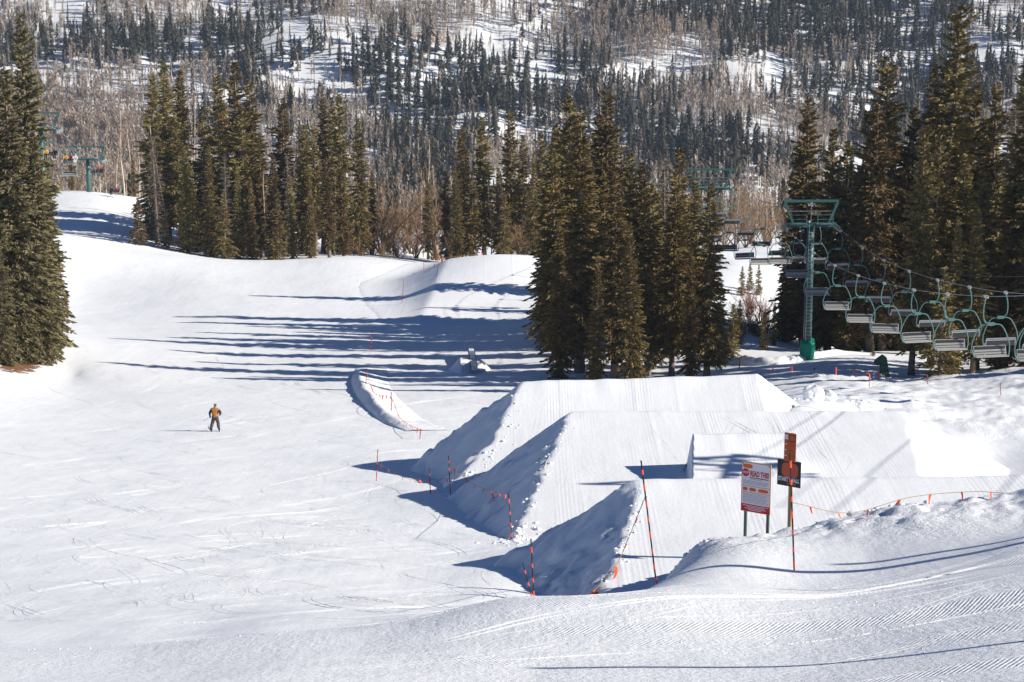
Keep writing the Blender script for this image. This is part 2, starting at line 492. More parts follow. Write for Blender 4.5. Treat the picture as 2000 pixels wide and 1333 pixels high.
# hidden skirt far behind keeps rising so the sheet closes the view
nr, nc = Yg.shape
idx = np.arange(nr * nc).reshape(nr, nc)
quads = np.stack([idx[:-1, :-1], idx[:-1, 1:], idx[1:, 1:], idx[1:, :-1]], -1).reshape(-1, 4)
me = np_mesh('ground', np.stack([Xg, Yg, Zg], -1).reshape(-1, 3), quads, M['snow'], smooth=True)
PXg, PYg = to_px(Xg, np.maximum(Yg, 5.0), Zg)
earth = np.zeros(Xg.shape)
for cx, cy, rx, ry, a in ((38, 716, 52, 16, 1.0), (104, 618, 24, 7, .9), (1490, 74, 70, 5, 1.0), (1890, 92, 80, 4, .8), (640, 60, 70, 10, .6), (840, 10, 60, 14, .7),
                          (1330, 140, 40, 8, .7), (1700, 190, 60, 8, .6), (470, 62, 60, 10, .5), (545, 25, 45, 10, .6), (1000, 105, 60, 6, .4), (880, 500, 40, 12, .5), (760, 500, 30, 10, .45), (300, 400, 20, 10, .5), (1150, 735, 120, 10, .35), (1470, 640, 50, 40, .3)):
    earth = np.maximum(earth, a * np.exp(-((PXg - cx) / rx)**2 - ((PYg - cy) / ry)**2))
earth = np.maximum(earth, np.where(Yg > 640, .34 + .55 * fbm(Xg * .02, Yg * .035, 31, 3), 0))
at_ = me.attributes.new('earth', 'FLOAT', 'POINT')
at_.data.foreach_set('value', earth.ravel().astype(np.float32))
qg = Xg / np.maximum(Yg, 24.0)
ch = np.clip((qg - .06) / .03, 0, 1) * np.clip((Yg - 48.5) / 2, 0, 1) * np.clip((66 - Yg) / 4, 0, 1)
ch = np.maximum(ch, .9 * np.clip((qg - .12) / .04, 0, 1) * np.clip((Yg - 98) / 8, 0, 1) * np.clip((176 - Yg) / 10, 0, 1))
ch = np.maximum(ch, np.clip((-.215 - qg) / .02, 0, 1) * np.clip((Yg - 140) / 20, 0, 1) * np.clip((290 - Yg) / 20, 0, 1)) * np.clip(.55 + 1.3 * fbm(Xg * .35, Yg * .35, 61, 2), .2, 1)
at_ = me.attributes.new('churned', 'FLOAT', 'POINT')
at_.data.foreach_set('value', ch.ravel().astype(np.float32))
gnd = mesh_obj('ground', me)
tag(gnd, 'groomed snow covered ski run and snowy hillside beyond', 'snow', kind='structure')

# ------------------------------------------------------------------ ramps and rollers of packed snow
JUMPS = []
class Jump:
    def __init__(s, BL, BR, PL, PR, tl, tr, curve=1.0, kb=.6, crown=0.0, edge_n=.3, flank_n=.3, ek=1.0, seed=0, back=.55, soft=False):
        s.soft = soft
        s.BL, s.BR, s.PL, s.PR = [at(*p) for p in (BL, BR, PL, PR)]
        s.tl, s.tr, s.curve, s.kb, s.crown, s.edge_n, s.flank_n, s.ek, s.seed, s.back = tl, tr, curve, kb, crown, edge_n, flank_n, ek, seed, back
    def z(s, x, y):
        x = np.asarray(x, float); y = np.asarray(y, float)
        yb = (s.BL.y + s.BR.y) / 2; yl = (s.PL.y + s.PR.y) / 2
        v = (y - yb) / (yl - yb); vc = np.clip(v, 0, 1)
        ve = vc**s.ek
        jit = s.edge_n * fbm(y * .9, y * 0 + 3.3, s.seed, 3, .6)
        xl = s.BL.x + (s.PL.x - s.BL.x) * ve + jit
        xr = s.BR.x + (s.PR.x - s.BR.x) * ve - s.edge_n * .5 * fbm(y * .7, y * 0 + 8.1, s.seed + 5, 3, .6)
        xr = np.maximum(xr, xl + .1)
        u = np.clip((x - xl) / (xr - xl), 0, 1)
        vz = s.curve * vc + (1 - s.curve) * vc**2.2
        if s.soft: vz = vc * vc * (3 - 2 * vc)
        zb = s.BL.z + (s.BR.z - s.BL.z) * u; zl = s.PL.z + (s.PR.z - s.PL.z) * u
        z = zb + (zl - zb) * vz + s.crown * (1 - (2 * u - 1)**2) * vc
        dl = np.maximum(xl - x, 0); dr = np.maximum(x - xr, 0)
        rough = np.clip(dl / .5, 0, 1) + .10 * np.clip(dr / .5, 0, 1)
        # flanks: slumped, lumpy snow; slightly hollow near the foot
        z = z - s.tl * dl - s.tr * dr
        wx = x + 1.6 * vnoise(x * .5, y * .5, s.seed + 31); wy = y + 1.6 * vnoise(x * .5 + 7, y * .5, s.seed + 32)
        clod = np.clip(.35 + 1.5 * fbm(x * .35, y * .35, s.seed + 33, 2), .12, 1.3)
        z = z + rough * s.flank_n * (.9 * fbm(wx * .45, wy * .45, s.seed + 12, 2) + clod * 1.6 * np.abs(fbm(wx * 1.1, wy * 1.5, s.seed + 11, 4, .55))) + .03 * fbm(x * .5, y * .5, s.seed + 2, 2)
        z = z - np.maximum(y - yl, 0) * s.back - np.maximum(yb - y, 0) * s.kb
        # rounded lip
        z = z - .05 * np.exp(-((y - yl) / .25)**2) + .07 * fbm(x * .45, y * 0 + s.seed, s.seed + 3, 3, .6) * np.exp(-((y - yl) / 1.2)**2)
        if s.soft:      # a groomed roll runs out smoothly into the slope
            G = ground_z(x, y); d = np.clip((z - G) / 1.1, -30, 30)
            z = G + 1.1 * np.log1p(np.exp(d)) - .06 - .3 * np.clip(-d - 2.2, 0, 2)
        return z
    def build(s, name, mat, res, pad=(7, 7, 3, 6)):
        x0 = min(s.BL.x, s.PL.x) - pad[0]; x1 = max(s.BR.x, s.PR.x) + pad[1]
        y0 = min(s.BL.y, s.BR.y) - pad[2]; y1 = max(s.PL.y, s.PR.y) + pad[3]
        xs = np.arange(x0, x1, res); ys = np.arange(y0, y1, res)
        X, Y = np.meshgrid(xs, ys)
        Z = s.z(X, Y); G = ground_z(X, Y)
        keep = Z > G - .45
        Z = np.maximum(Z, G - .5)
        n0, n1 = X.shape
        id_ = np.arange(n0 * n1).reshape(n0, n1)
        kq = keep[:-1, :-1] | keep[:-1, 1:] | keep[1:, 1:] | keep[1:, :-1]
        q = np.stack([id_[:-1, :-1], id_[:-1, 1:], id_[1:, 1:], id_[1:, :-1]], -1)[kq]
        used = np.unique(q); re = np.full(n0 * n1, -1); re[used] = np.arange(len(used))
        V = np.stack([X, Y, Z], -1).reshape(-1, 3)[used]
        me = np_mesh(name, V, re[q], mat, smooth=True)
        JUMPS.append(s)
        return mesh_obj(name, me)
J1 = Jump((835, 964, 99), (1530, 905, 99), (1015, 743, 110), (1482, 729, 110), .80, .75, .55, seed=41, ek=.62, flank_n=.34)
J2 = Jump((1000, 1050, 79), (1815, 1010, 79), (1113, 801, 96.5), (1768, 800, 96.5), .72, .56, .6, seed=52, flank_n=.34)
J3 = Jump((1180, 1172, 57.5), (2060, 1120, 57.5), (1252, 943, 67.5), (2080, 915, 68.5), .66, .3, .6, seed=63, flank_n=.30)
J4 = Jump((1352, 960, 82), (1545, 955, 82), (1352, 845, 87.3), (1545, 843, 87.3), 6.0, 6.0, .5, seed=74, edge_n=.04, flank_n=.05, back=5.0)
JR = Jump((822, 628, 233), (1120, 640, 233), (872, 508, 266), (1100, 512, 266), .50, .3, .55, crown=.9, seed=85, edge_n=.1, flank_n=.06, back=.18, kb=.35, soft=True)
J5 = Jump((901, 742, 178.5), (944, 742, 178.5), (898, 698, 184), (938, 700, 184), 1.1, .8, .7, seed=96, edge_n=.05, flank_n=.1, back=1.0)
tag(J1.build('snow_jump', M['jump'], .16), 'rearmost of the three wide groomed snow jumps, in front of the spruce clump', 'ski jump', 'wide groomed snow jumps')
tag(J2.build('snow_jump', M['jump'], .15), 'middle one of the three wide groomed snow jumps', 'ski jump', 'wide groomed snow jumps')
tag(J3.build('snow_jump', M['jump'], .13), 'nearest of the three wide groomed snow jumps, directly behind the signs', 'ski jump', 'wide groomed snow jumps')
tag(J4.build('snow_kicker', M['jump'], .07, (1.5, 3, 1, 1)), 'narrow steep-sided snow kicker with the lift tower shadow across its face', 'kicker')
tag(JR.build('snow_roller', M['jump'], .45, (22, 8, 8, 40)), 'broad rounded snow roller on the skyline of the run', 'snow roller')
tag(J5.build('snow_kicker', M['jump'], .12, (4, 4, 2, 3)), 'small shaded snow wedge at the foot of the slide box', 'kicker')
def surf(x, y):
    z = ground_z(np.atleast_1d(np.asarray(x, float)), np.atleast_1d(np.asarray(y, float)))
    for j in JUMPS: z = np.maximum(z, j.z(np.atleast_1d(x), np.atleast_1d(y)))
    return z
def sz(x, y): return float(surf(np.array([x]), np.array([y]))[0])
# ------------------------------------------------------------------ trees
def tubes(segs, n=3):
    """segs (m,8): p0 p1 r0 r1 -> open prisms"""
    s = np.asarray(segs, float)
    p0, p1, r0, r1 = s[:, 0:3], s[:, 3:6], s[:, 6], s[:, 7]
    d = p1 - p0; d /= np.maximum(np.linalg.norm(d, axis=1, keepdims=True), 1e-9)
    ref = np.where(np.abs(d[:, 2:3]) < .9, np.array([[0, 0, 1.0]]), np.array([[1.0, 0, 0]]))
    a = np.cross(d, ref); a /= np.linalg.norm(a, axis=1, keepdims=True)
    b = np.cross(d, a)
    m = len(s)
    V = np.empty((m, 2 * n, 3))
    for k in range(n):
        t = 2 * math.pi * k / n
        o = a * math.cos(t) + b * math.sin(t)
        V[:, k] = p0 + o * r0[:, None]; V[:, n + k] = p1 + o * r1[:, None]
    base = (np.arange(m) * 2 * n)[:, None]
    F = np.concatenate([base + np.array([[k, (k + 1) % n, n + (k + 1) % n, n + k]]) for k in range(n)])
    return V.reshape(-1, 3), F

def conifer_mesh(seed, H, R, bare=.08, dens=1.0, spire=.8, ragged=.25, dead=False, tuft=1.0):
    rng = np.random.RandomState(seed)
    step = .36
    zs = np.arange(bare * H, H * .985, step)
    br = []
    lean = rng.uniform(-.012, .012, 2)
    sect = rng.uniform(0, 6.28, 3)
    for z in zs:
        t = (z - bare * H) / (H * (1 - bare))
        prof = (1 - t)**(spire * .85) * min(1.0, .55 + t / .16 * .45) + .03
        prof *= 1 + .22 * math.sin(z * 1.7 + sect[0]) * rng.uniform(.3, 1)
        nb = max(4, int(round((7.5 if t < .8 else 5.5) * dens)))
        if rng.rand() < ragged * .25: nb = max(2, nb - 4)
        for k in range(nb):
            az = rng.uniform(0, 2 * math.pi)
            L = R * prof * rng.uniform(1 - ragged * 1.3, 1 + ragged * .55)
            L *= 1 + .16 * math.sin(az * 2 + sect[1] + z * .3)
            if rng.rand() < .05: L *= 1.22
            el = math.radians(-24 + 58 * t**1.3) + rng.uniform(-.15, .15)
            br.append((z + rng.uniform(-.15, .15), az, max(L, .16), el, rng.uniform(.05, .14), t))
    br = np.array(br)
    cnt = np.maximum(9, (br[:, 2] * 15.5 + 10 + 10 * br[:, 5]).astype(int))
    if dead: cnt = np.maximum(2, (cnt * .45).astype(int))
    rep = np.repeat(np.arange(len(br)), cnt)
    B = br[rep]
    n = len(B)
    f = rng.uniform(.05, 1.0, n)**.75
    s_ = f * B[:, 2]
    droop = B[:, 4] * (1 - B[:, 5])
    zz = B[:, 0] + np.tan(B[:, 3]) * s_ - droop * s_ * s_ + .10 * droop * s_**3
    ca, sa = np.cos(B[:, 1]), np.sin(B[:, 1])
    w = (.34 * B[:, 2] * (1 - f) + .10) * rng.uniform(-1, 1, n)
    P = np.stack([ca * s_ - sa * w + lean[0] * B[:, 0], sa * s_ + ca * w + lean[1] * B[:, 0], zz - np.abs(w) * .35 - rng.uniform(0, .10, n)], -1)
    side = np.sign(w) * rng.uniform(.1, 1.1, n)
    D = np.stack([ca - sa * side, sa + ca * side, np.tan(B[:, 3]) * .6 - .18 + rng.normal(0, .28, n)], -1)
    D /= np.linalg.norm(D, axis=1, keepdims=True)
    ref = rng.normal(0, 1, (n, 3)); ref[:, 2] *= .6
    A = np.cross(D, ref); A /= np.maximum(np.linalg.norm(A, axis=1, keepdims=True), 1e-6)
    ln = (.28 + .26 * rng.rand(n)) * tuft * np.clip(.55 + B[:, 2] * .25, .5, 1.15)
    wd = ln * rng.uniform(.22, .40, n) * (.5 if dead else 1.0)
    N = np.cross(D, A)
    p0 = P - D * (ln * .35)[:, None]
    p1 = P + A * wd[:, None] * .6 - N * (wd * .15)[:, None]
    p2 = P + D * (ln * .75)[:, None]
    p3 = P - A * wd[:, None] * .6 - N * (wd * .15)[:, None]
    V = np.stack([p0, p1, p2, p3], 1).reshape(-1, 3)
    b = np.arange(n)[:, None] * 4
    F = np.concatenate([b + np.array([[0, 1, 2]]), b + np.array([[0, 2, 3]])])
    crown = (V, F)
    # trunk and the bare inner parts of the limbs
    zt = np.linspace(0, H * .97, 9)
    r = .0145 * H * (1 - zt / H)**.8 + .015
    r[0] *= 1.35
    segs = [(lean[0] * zt[i], lean[1] * zt[i], zt[i] - (.6 if i == 0 else 0), lean[0] * zt[i + 1], lean[1] * zt[i + 1], zt[i + 1], r[i], r[i + 1]) for i in range(8)]
    Vt, Ft = tubes(segs, 9)
    pick = rng.rand(len(br)) < .45
    bs = br[pick]
    x1 = np.cos(bs[:, 1]) * bs[:, 2] * .8; y1 = np.sin(bs[:, 1]) * bs[:, 2] * .8
    z1 = bs[:, 0] + np.tan(bs[:, 3]) * bs[:, 2] * .8 - bs[:, 4] * (1 - bs[:, 5]) * (bs[:, 2] * .8)**2
    lx, ly = lean[0] * bs[:, 0], lean[1] * bs[:, 0]
    ls = np.stack([lx, ly, bs[:, 0], x1 + lx, y1 + ly, z1, np.full(len(bs), .028), np.full(len(bs), .010)], -1)
    # a few dead stubs under the crown
    k = 10
    zz = rng.uniform(.03 * H, bare * H + 1.0, k); a = rng.uniform(0, 6.28, k); l = rng.uniform(.4, 1.3, k)
    st = np.stack([zz * 0, zz * 0, zz, np.cos(a) * l, np.sin(a) * l, zz - .25 * l, np.full(k, .025), np.full(k, .008)], -1)
    Vl, Fl = tubes(np.concatenate([ls, st]), 3)
    trunk = (np.concatenate([Vt, Vl]), np.concatenate([Ft, Fl + len(Vt)]))
    return crown, trunk

def bare_mesh(seed, H, stems=1, spread=.35, twigs=1.0, lift=.9, first=.35):
    """leafless tree or shrub: forking stems, branches, fine twigs; returns trunk segs and twig segs"""
    rng = np.random.RandomState(seed)
    big, fine = [], []
    def rnd(d, a):
        v = Vector(d) + Vector(rng.normal(0, a, 3)); return v.normalized()
    for s in range(stems):
        d = rnd((0, 0, 1), .05 if stems == 1 else spread)
        p = Vector((0, 0, -.3)) if stems == 1 else Vector((rng.normal(0, .25 * spread * 2), rng.normal(0, .25 * spread * 2), -.2))
        h = H * rng.uniform(.75, 1.0) if stems > 1 else H
        n = 7; r = .010 * h + .012
        for i in range(n):
            q = p + d * (h / n); r1 = r * .80
            big.append((*p, *q, r, r1))
            frac = (i + 1) / n
            if frac > first:
                for k in range(int(rng.randint(2, 5) * twigs) + 1):
                    az = rng.uniform(0, 6.28)
                    bd = (Vector((math.cos(az), math.sin(az), lift * rng.uniform(.5, 1.3)))).normalized()
                    bl = h * .24 * (1.15 - frac) * rng.uniform(.6, 1.3) + .35
                    b0 = p.lerp(q, rng.rand()); pp = b0
                    rb = r * .4
                    for j in range(3):
                        bd = (bd + Vector((0, 0, .16)) + Vector(rng.normal(0, .12, 3))).normalized()
                        qq = pp + bd * bl / 3
                        fine.append((*pp, *qq, max(rb, .012), max(rb * .6, .008)))
                        for m in range(int(3 * twigs) + 1):
                            td = (bd + Vector(rng.normal(0, .45, 3)) + Vector((0, 0, .25))).normalized()
                            tp = pp.lerp(qq, rng.rand())
                            fine.append((*tp, *(tp + td * bl * rng.uniform(.18, .42)), .010, .005))
                        pp = qq; rb *= .6
            p = q; r = r1; d = rnd(d, .05 if stems == 1 else .09)
    return tubes(big, 6), tubes(fine, 3)

# shared conifer meshes, 1 unit = 1 m, about 25 m tall
SPR = []
def spruce_kind(seed, H, R, mat, **kw):
    (cv, cf), (tv, tf) = conifer_mesh(seed, H, R, **kw)
    return (H, R, np_mesh('crown', cv, cf, mat), np_mesh('trunk', tv, tf, M['bark']))
SPR = [
 spruce_kind(1, 25, 3.0, M['spruce'], bare=.10, ragged=.30),
 spruce_kind(2, 25, 2.6, M['spruce'], bare=.05, ragged=.35, spire=.75),
 spruce_kind(3, 25, 2.2, M['spruce'], bare=.12, ragged=.45, spire=.7),
 spruce_kind(4, 25, 3.4, M['spruce'], bare=.06, ragged=.28, spire=.85),
 spruce_kind(5, 25, 2.4, M['spruce'], bare=.03, ragged=.3, spire=.9),
 spruce_kind(6, 28, 3.6, M['spruce_grey'], bare=.05, ragged=.22, spire=.75, dens=1.1),
 spruce_kind(7, 28, 3.2, M['spruce_grey'], bare=.03, ragged=.25, spire=.8, dens=1.1),
 spruce_kind(8, 22, 1.8, M['spruce_dead'], bare=.1, ragged=.5, spire=.6, dead=True),
 spruce_kind(9, 9, 1.7, M['spruce'], bare=.02, ragged=.25, spire=.95, tuft=.75),
 spruce_kind(10, 9, 1.5, M['spruce'], bare=.02, ragged=.3, spire=.85, tuft=.75),
 spruce_kind(11, 30, 3.4, M['spruce'], bare=.13, ragged=.38, spire=.62),
 spruce_kind(12, 24, 2.5, M['spruce'], bare=.22, ragged=.6, spire=.6),
 spruce_kind(13, 26, 3.3, M['spruce'], bare=.16, ragged=.5, spire=.7, dens=.85),
]
trng = random.Random(5)
STANDS = {}
def spruce(stand, px, py, Y, kind, wide=1.0, base=None):
    """a spruce whose tip shows at (px, py) standing on the ground at distance Y"""
    tip = at(px, py, Y)
    g = sz(tip.x, Y)
    h = tip.z - g
    H, R, cm, tm = SPR[kind]
    s = h / H
    o = empty('spruce_tree', (tip.x, Y, g - .05), trng.uniform(0, 6.28))
    sx = s * wide * trng.uniform(.98, 1.14)
    o.scale = (sx, sx, s); o.rotation_euler = (trng.gauss(0, .012), trng.gauss(0, .012), trng.uniform(0, 6.28))
    mesh_obj('trunk', tm, o); mesh_obj('crown', cm, o)
    STANDS.setdefault(stand, []).append((px, h, o, kind))
    return o
# (tip column, tip row, distance, kind, width)
for t in ((34, 20, 188, 6, .85), (6, 125, 182, 5, 1.0), (-28, 190, 181, 5, 1.0), (62, 250, 184, 6, .95), (86, 318, 194, 6, .85), (22, 335, 182, 6, 1.0), (62, 400, 184, 5, .9), (-60, 90, 185, 5, 1.0), (96, 430, 200, 9, 1.0), (-5, 480, 178, 6, 1.1)):
    spruce('left', *t)
for t in ((268, 386, 296, 8, 1.25), (322, 408, 298, 9, 1.0), (288, 140, 306, 1, 1.0), (318, 112, 312, 0, .95), (344, 126, 318, 2, 1.0), (360, 285, 297, 3, .9), (405, 280, 296, 4, 1.0), (424, 138, 306, 3, .95), (455, 112, 318, 1, 1.1),
          (395, 200, 312, 1, 1.0), (490, 150, 308, 3, .95), (462, 320, 296, 4, .9), (505, 250, 302, 2, 1.0), (488, 345, 296, 4, 1.0), (548, 188, 310, 0, .9), (528, 300, 300, 4, 1.0), (568, 345, 297, 4, 1.0), (596, 235, 308, 2, 1.0),
          (603, 350, 296, 4, 1.0), (626, 182, 318, 2, .9), (645, 186, 322, 4, .8), (664, 177, 316, 1, .9), (640, 305, 298, 2, 1.0), (700, 228, 312, 3, .75), (722, 330, 320, 2, .9), (540, 390, 294, 8, 1.1), (438, 380, 294, 9, 1.1), (380, 350, 300, 1, 1.0), (585, 270, 312, 1, 1.0), (668, 300, 305, 1, .9), (300, 265, 300, 7, 1.2), (437, 300, 299, 7, 1.1), (560, 300, 303, 7, 1.0), (345, 230, 303, 11, 1.0), (470, 210, 305, 12, 1.0), (612, 240, 304, 11, .9)):
    spruce('mid', *t)
for t in ((835, 345, 330, 2, .9), (872, 330, 318, 1, .95), (900, 243, 316, 3, .85), (893, 320, 305, 4, 1.0), (945, 226, 322, 0, .95), (920, 330, 312, 1, 1.0), (972, 325, 306, 4, 1.05), (1000, 213, 316, 3, .85), (1022, 258, 312, 1, 1.0), (1042, 300, 304, 4, 1.0), (985, 380, 302, 9, 1.0), (1056, 250, 320, 1, 1.0)):
    spruce('midright', *t)
for t in ((1108, 178, 201, 0, 1.0), (1086, 285, 193, 3, .95), (1136, 205, 178, 2, 1.1), (1190, 172, 226, 10, .9), (1163, 215, 246, 0, .9), (1232, 290, 206, 1, 1.0), (1260, 312, 206, 0, .85), (1303, 300, 196, 7, 1.1), (1328, 280, 190, 1, 1.0),
          (1358, 345, 198, 2, 1.0), (1388, 352, 171, 0, .95), (1132, 300, 184, 1, 1.05), (1205, 330, 172, 2, 1.1), (1282, 372, 181, 1, .95), (1318, 330, 175, 10, .9), (1240, 430, 163, 4, 1.0), (1095, 420, 174, 4, 1.05), (1165, 500, 168, 4, 1.0),
          (1076, 380, 205, 1, 1.1), (1088, 235, 222, 3, .8), (1120, 300, 219, 1, 1.0), (1078, 280, 212, 0, .9), (1175, 290, 226, 3, .9), (1215, 320, 216, 1, 1.0), (1150, 320, 218, 0, 1.0), (1300, 360, 222, 3, .9), (1345, 390, 215, 1, 1.0), (1430, 592, 184, 8, 1.1), (1408, 560, 181, 9, 1.0), (1352, 480, 168, 4, .9), (1180, 330, 214, 1, 1.1), (1230, 350, 222, 3, .9), (1270, 360, 212, 0, 1.0), (1310, 380, 232, 1, 1.0), (1255, 370, 226, 3, .9), (1120, 330, 206, 0, 1.0), (1150, 340, 222, 1, 1.1), (1205, 350, 226, 3, .9), (1290, 400, 200, 1, 1.0), (1340, 410, 205, 0, .9), (1110, 340, 228, 3, 1.0), (1365, 420, 190, 1, 1.0), (1270, 350, 176, 12, 1.0), (1100, 250, 205, 11, 1.0)):
    spruce('clump', *t)
for t in ((1583, 185, 205, 3, .92), (1630, 240, 202, 1, .95), (1555, 300, 212, 1, .9), (1690, 205, 198, 1, 1.0), (1716, 196, 192, 0, .9), (1746, 108, 196, 10, .9), (1786, 200, 199, 3, .85), (1858, 4, 197, 10, 1.0), (1834, 128, 196, 3, .85), (1902, 158, 200, 0, .95),
          (1948, 155, 198, 1, 1.0), (1998, 108, 196, 3, .9), (1985, 250, 167, 1, 1.0), (1885, 290, 172, 2, 1.0), (1800, 240, 163, 10, .8), (1926, 330, 168, 0, .9), (1872, 420, 160, 4, 1.0), (1916, 400, 160, 2, 1.0), (1668, 320, 196, 4, 1.0), (1652, 410, 206, 1, .9),
          (1740, 380, 202, 4, 1.1), (1960, 480, 165, 4, 1.1), (2040, 60, 166, 3, 1.0), (2075, 150, 160, 0, 1.0), (1845, 520, 158, 8, 1.2), (1540, 420, 215, 4, .9), (2100, 250, 150, 1, 1.0), (1700, 430, 205, 3, .9), (1600, 430, 208, 1, .9), (1770, 300, 196, 1, 1.0), (1815, 360, 190, 0, .9), (2030, 330, 162, 4, 1.0), (1955, 330, 172, 11, 1.0), (1760, 260, 205, 12, 1.0), (1975, 200, 176, 7, 1.1), (1838, 250, 172, 12, .9), (1660, 270, 206, 0, 1.0), (1722, 290, 204, 3, .9), (1812, 300, 203, 1, 1.1), (1880, 220, 202, 3, .9), (1930, 230, 205, 0, 1.0), (1970, 300, 203, 1, 1.0), (1612, 330, 212, 3, .9)):
    spruce('right', *t)
for t in ((1450, 520, 236, 9, 1.0), (1466, 512, 240, 8, .9), (1482, 516, 238, 9, 1.0), (1444, 585, 196, 9, .9), (1494, 612, 192, 8, 1.0), (1514, 590, 198, 9, .8), (1706, 663, 183, 9, .9), (1530, 560, 205, 8, 1.0), (1423, 640, 186, 8, 1.0)):
    spruce('sapling', *t)
for t in ((137, 300, 356, 3, .9), (258, 300, 356, 1, .9)):
    spruce('liftside', *t)
ORD = 'first second third fourth fifth sixth seventh eighth ninth tenth eleventh twelfth thirteenth fourteenth fifteenth sixteenth seventeenth eighteenth nineteenth twentieth'.split()
TEN = {20: 'twenty', 30: 'thirty', 40: 'forty'}
def ordinal(i):
    if i < 20: return ORD[i]
    n = i + 1
    if n % 10 == 0: return {30: 'thirtieth', 40: 'fortieth'}[n]
    return TEN[n // 10 * 10] + '-' + ORD[n % 10 - 1]
WHERE = {'left': ('grey-green spruce', 'at the left edge of the run'), 'mid': ('olive spruce', 'behind the left crest'),
         'midright': ('olive spruce', 'behind the far snow roller'), 'clump': ('olive spruce', 'in the clump behind the jumps'),
         'right': ('brown-green spruce', 'behind the right chairlift'), 'sapling': ('young spruce', 'left of the lift tower'), 'liftside': ('dark spruce', 'beside the far left chairlift')}
for st, L in STANDS.items():
    L.sort(key=lambda e: e[0])
    tall = max(e[1] for e in L)
    for i, (px, h, o, kind) in enumerate(L):
        what, where = WHERE[st]
        if kind == 7: what = 'grey dead spruce'
        if h == tall and len(L) > 4: lab = 'tallest %s %s' % (what, where)
        else: lab = '%s %s, %s tip from the left' % (what, where, ordinal(i))
        tag(o, lab, 'spruce tree', 'spruces ' + where)

# leafless trees and shrubs near the run
BARE = []
for sd, H, stems, spread, tw, lf, fi in ((21, 14, 1, .1, 1.2, 1.1, .3), (22, 13, 1, .1, 1.0, 1.3, .4), (23, 9, 7, .22, 1.0, 1.3, .2), (24, 9, 9, .28, .9, 1.2, .15), (25, 4, 14, .42, .8, 1.1, .15)):
    (a, b) = bare_mesh(sd, H, stems, spread, tw, lf, fi)
    BARE.append((H, a, b))
BM_ = {}
def bare_meshes(k, red):
    if (k, red) not in BM_:
        H, a, b = BARE[k]
        tm = M['aspen_bark'] if k < 2 else (M['twig_red'] if red else M['twig'])
        BM_[(k, red)] = (np_mesh('trunk', a[0], a[1], tm), np_mesh('crown', b[0], b[1], M['twig_red'] if red else M['twig']))
    return BM_[(k, red)]
BL_ = {}
def bare_tree(px, py, Y, k, red=False, wide=1.0, where='', what=None):
    tip = at(px, py, Y); g = sz(tip.x, Y); s = (tip.z - g) / BARE[k][0]
    nm = 'aspen_tree' if k < 2 else 'bare_shrub'
    o = empty(nm, (tip.x, Y, g), trng.uniform(0, 6.28))
    o.scale = (s * wide, s * wide, s)
    tm, cm = bare_meshes(k, red)
    mesh_obj('trunk' if k < 2 else 'stem', tm, o); mesh_obj('crown', cm, o)
    w = what or ('leafless aspen with pale trunk' if k < 2 else 'tan leafless shrub')
    if k in (2, 3): o.scale = (s * wide * 1.35, s * wide * 1.35, s)
    BL_.setdefault((w, where), []).append((px, o, nm))
W1 = 'behind the left crest'; W2 = 'in the gap left of the far roller'; W3 = 'behind the far snow roller'; W4 = 'beyond the right chairlift'; W5 = 'beside the far left chairlift'
for a in ((368, 175, 322, 0), (352, 205, 318, 1), (322, 235, 305, 1), (475, 250, 316, 0), (520, 330, 300, 1), (565, 350, 304, 1), (650, 340, 306, 0), (685, 330, 322, 0), (415, 230, 325, 1), (610, 300, 322, 0)):
    bare_tree(*a, where=W1)
for a in ((742, 310, 326, 2), (700, 400, 316, 2), (760, 420, 330, 3), (680, 420, 310, 3), (728, 415, 318, 2), (790, 425, 335, 2), (812, 440, 326, 3), (775, 455, 318, 4), (745, 470, 312, 4), (705, 470, 310, 4), (752, 360, 336, 3), (770, 395, 342, 2), (725, 380, 330, 3), (690, 440, 322, 3), (800, 400, 345, 3)):
    bare_tree(*a, where=W2)
for a in ((836, 268, 340, 0), (852, 320, 330, 2), (826, 330, 336, 0), (862, 400, 322, 1), (932, 385, 312, 1), (960, 360, 318, 0), (1012, 420, 306, 2), (1038, 430, 308, 1), (880, 420, 312, 3), (1060, 410, 312, 2), (845, 420, 330, 3), (810, 360, 345, 2)):
    bare_tree(*a, where=W3)
for a in ((1500, 335, 350, 0), (1478, 345, 356, 0), (1520, 350, 345, 1), (1440, 360, 352, 0), (1418, 365, 356, 2), (1460, 380, 340, 2), (1400, 400, 350, 2), (1495, 400, 340, 3), (1530, 380, 352, 2), (1380, 395, 352, 2), (1470, 350, 372, 2), (1440, 345, 378, 2), (1505, 352, 376, 3)):
    bare_tree(*a, where=W4)
for a in ((236, 205, 372, 0), (254, 240, 362, 0), (222, 250, 376, 1), (268, 262, 358, 1), (205, 300, 366, 1), (245, 318, 352, 1), (190, 250, 385, 0), (214, 330, 360, 3), (150, 345, 358, 3), (118, 350, 362, 3)):
    bare_tree(*a, where=W5)
for a in ((1462, 545, 222, 3), (1486, 560, 218, 3), (1445, 575, 216, 3), (1474, 590, 206, 4), (1500, 600, 210, 4), (1455, 610, 205, 4), (1470, 560, 226, 2), (1440, 600, 212, 3), (1496, 575, 224, 3), (1430, 625, 204, 4), (1482, 620, 204, 4), (1510, 610, 214, 3)):
    bare_tree(*a, red=True, where='left of the lift tower', what='reddish leafless willow shrub')
for (w, where), L in BL_.items():
    L.sort(key=lambda e: e[0])
    for i, (px, o, nm) in enumerate(L):
        tag(o, ('%s %s, %s from the left' % (w, where, ordinal(i))), 'tree' if nm == 'aspen_tree' else 'shrub', w.split(' with')[0] + 's ' + where)

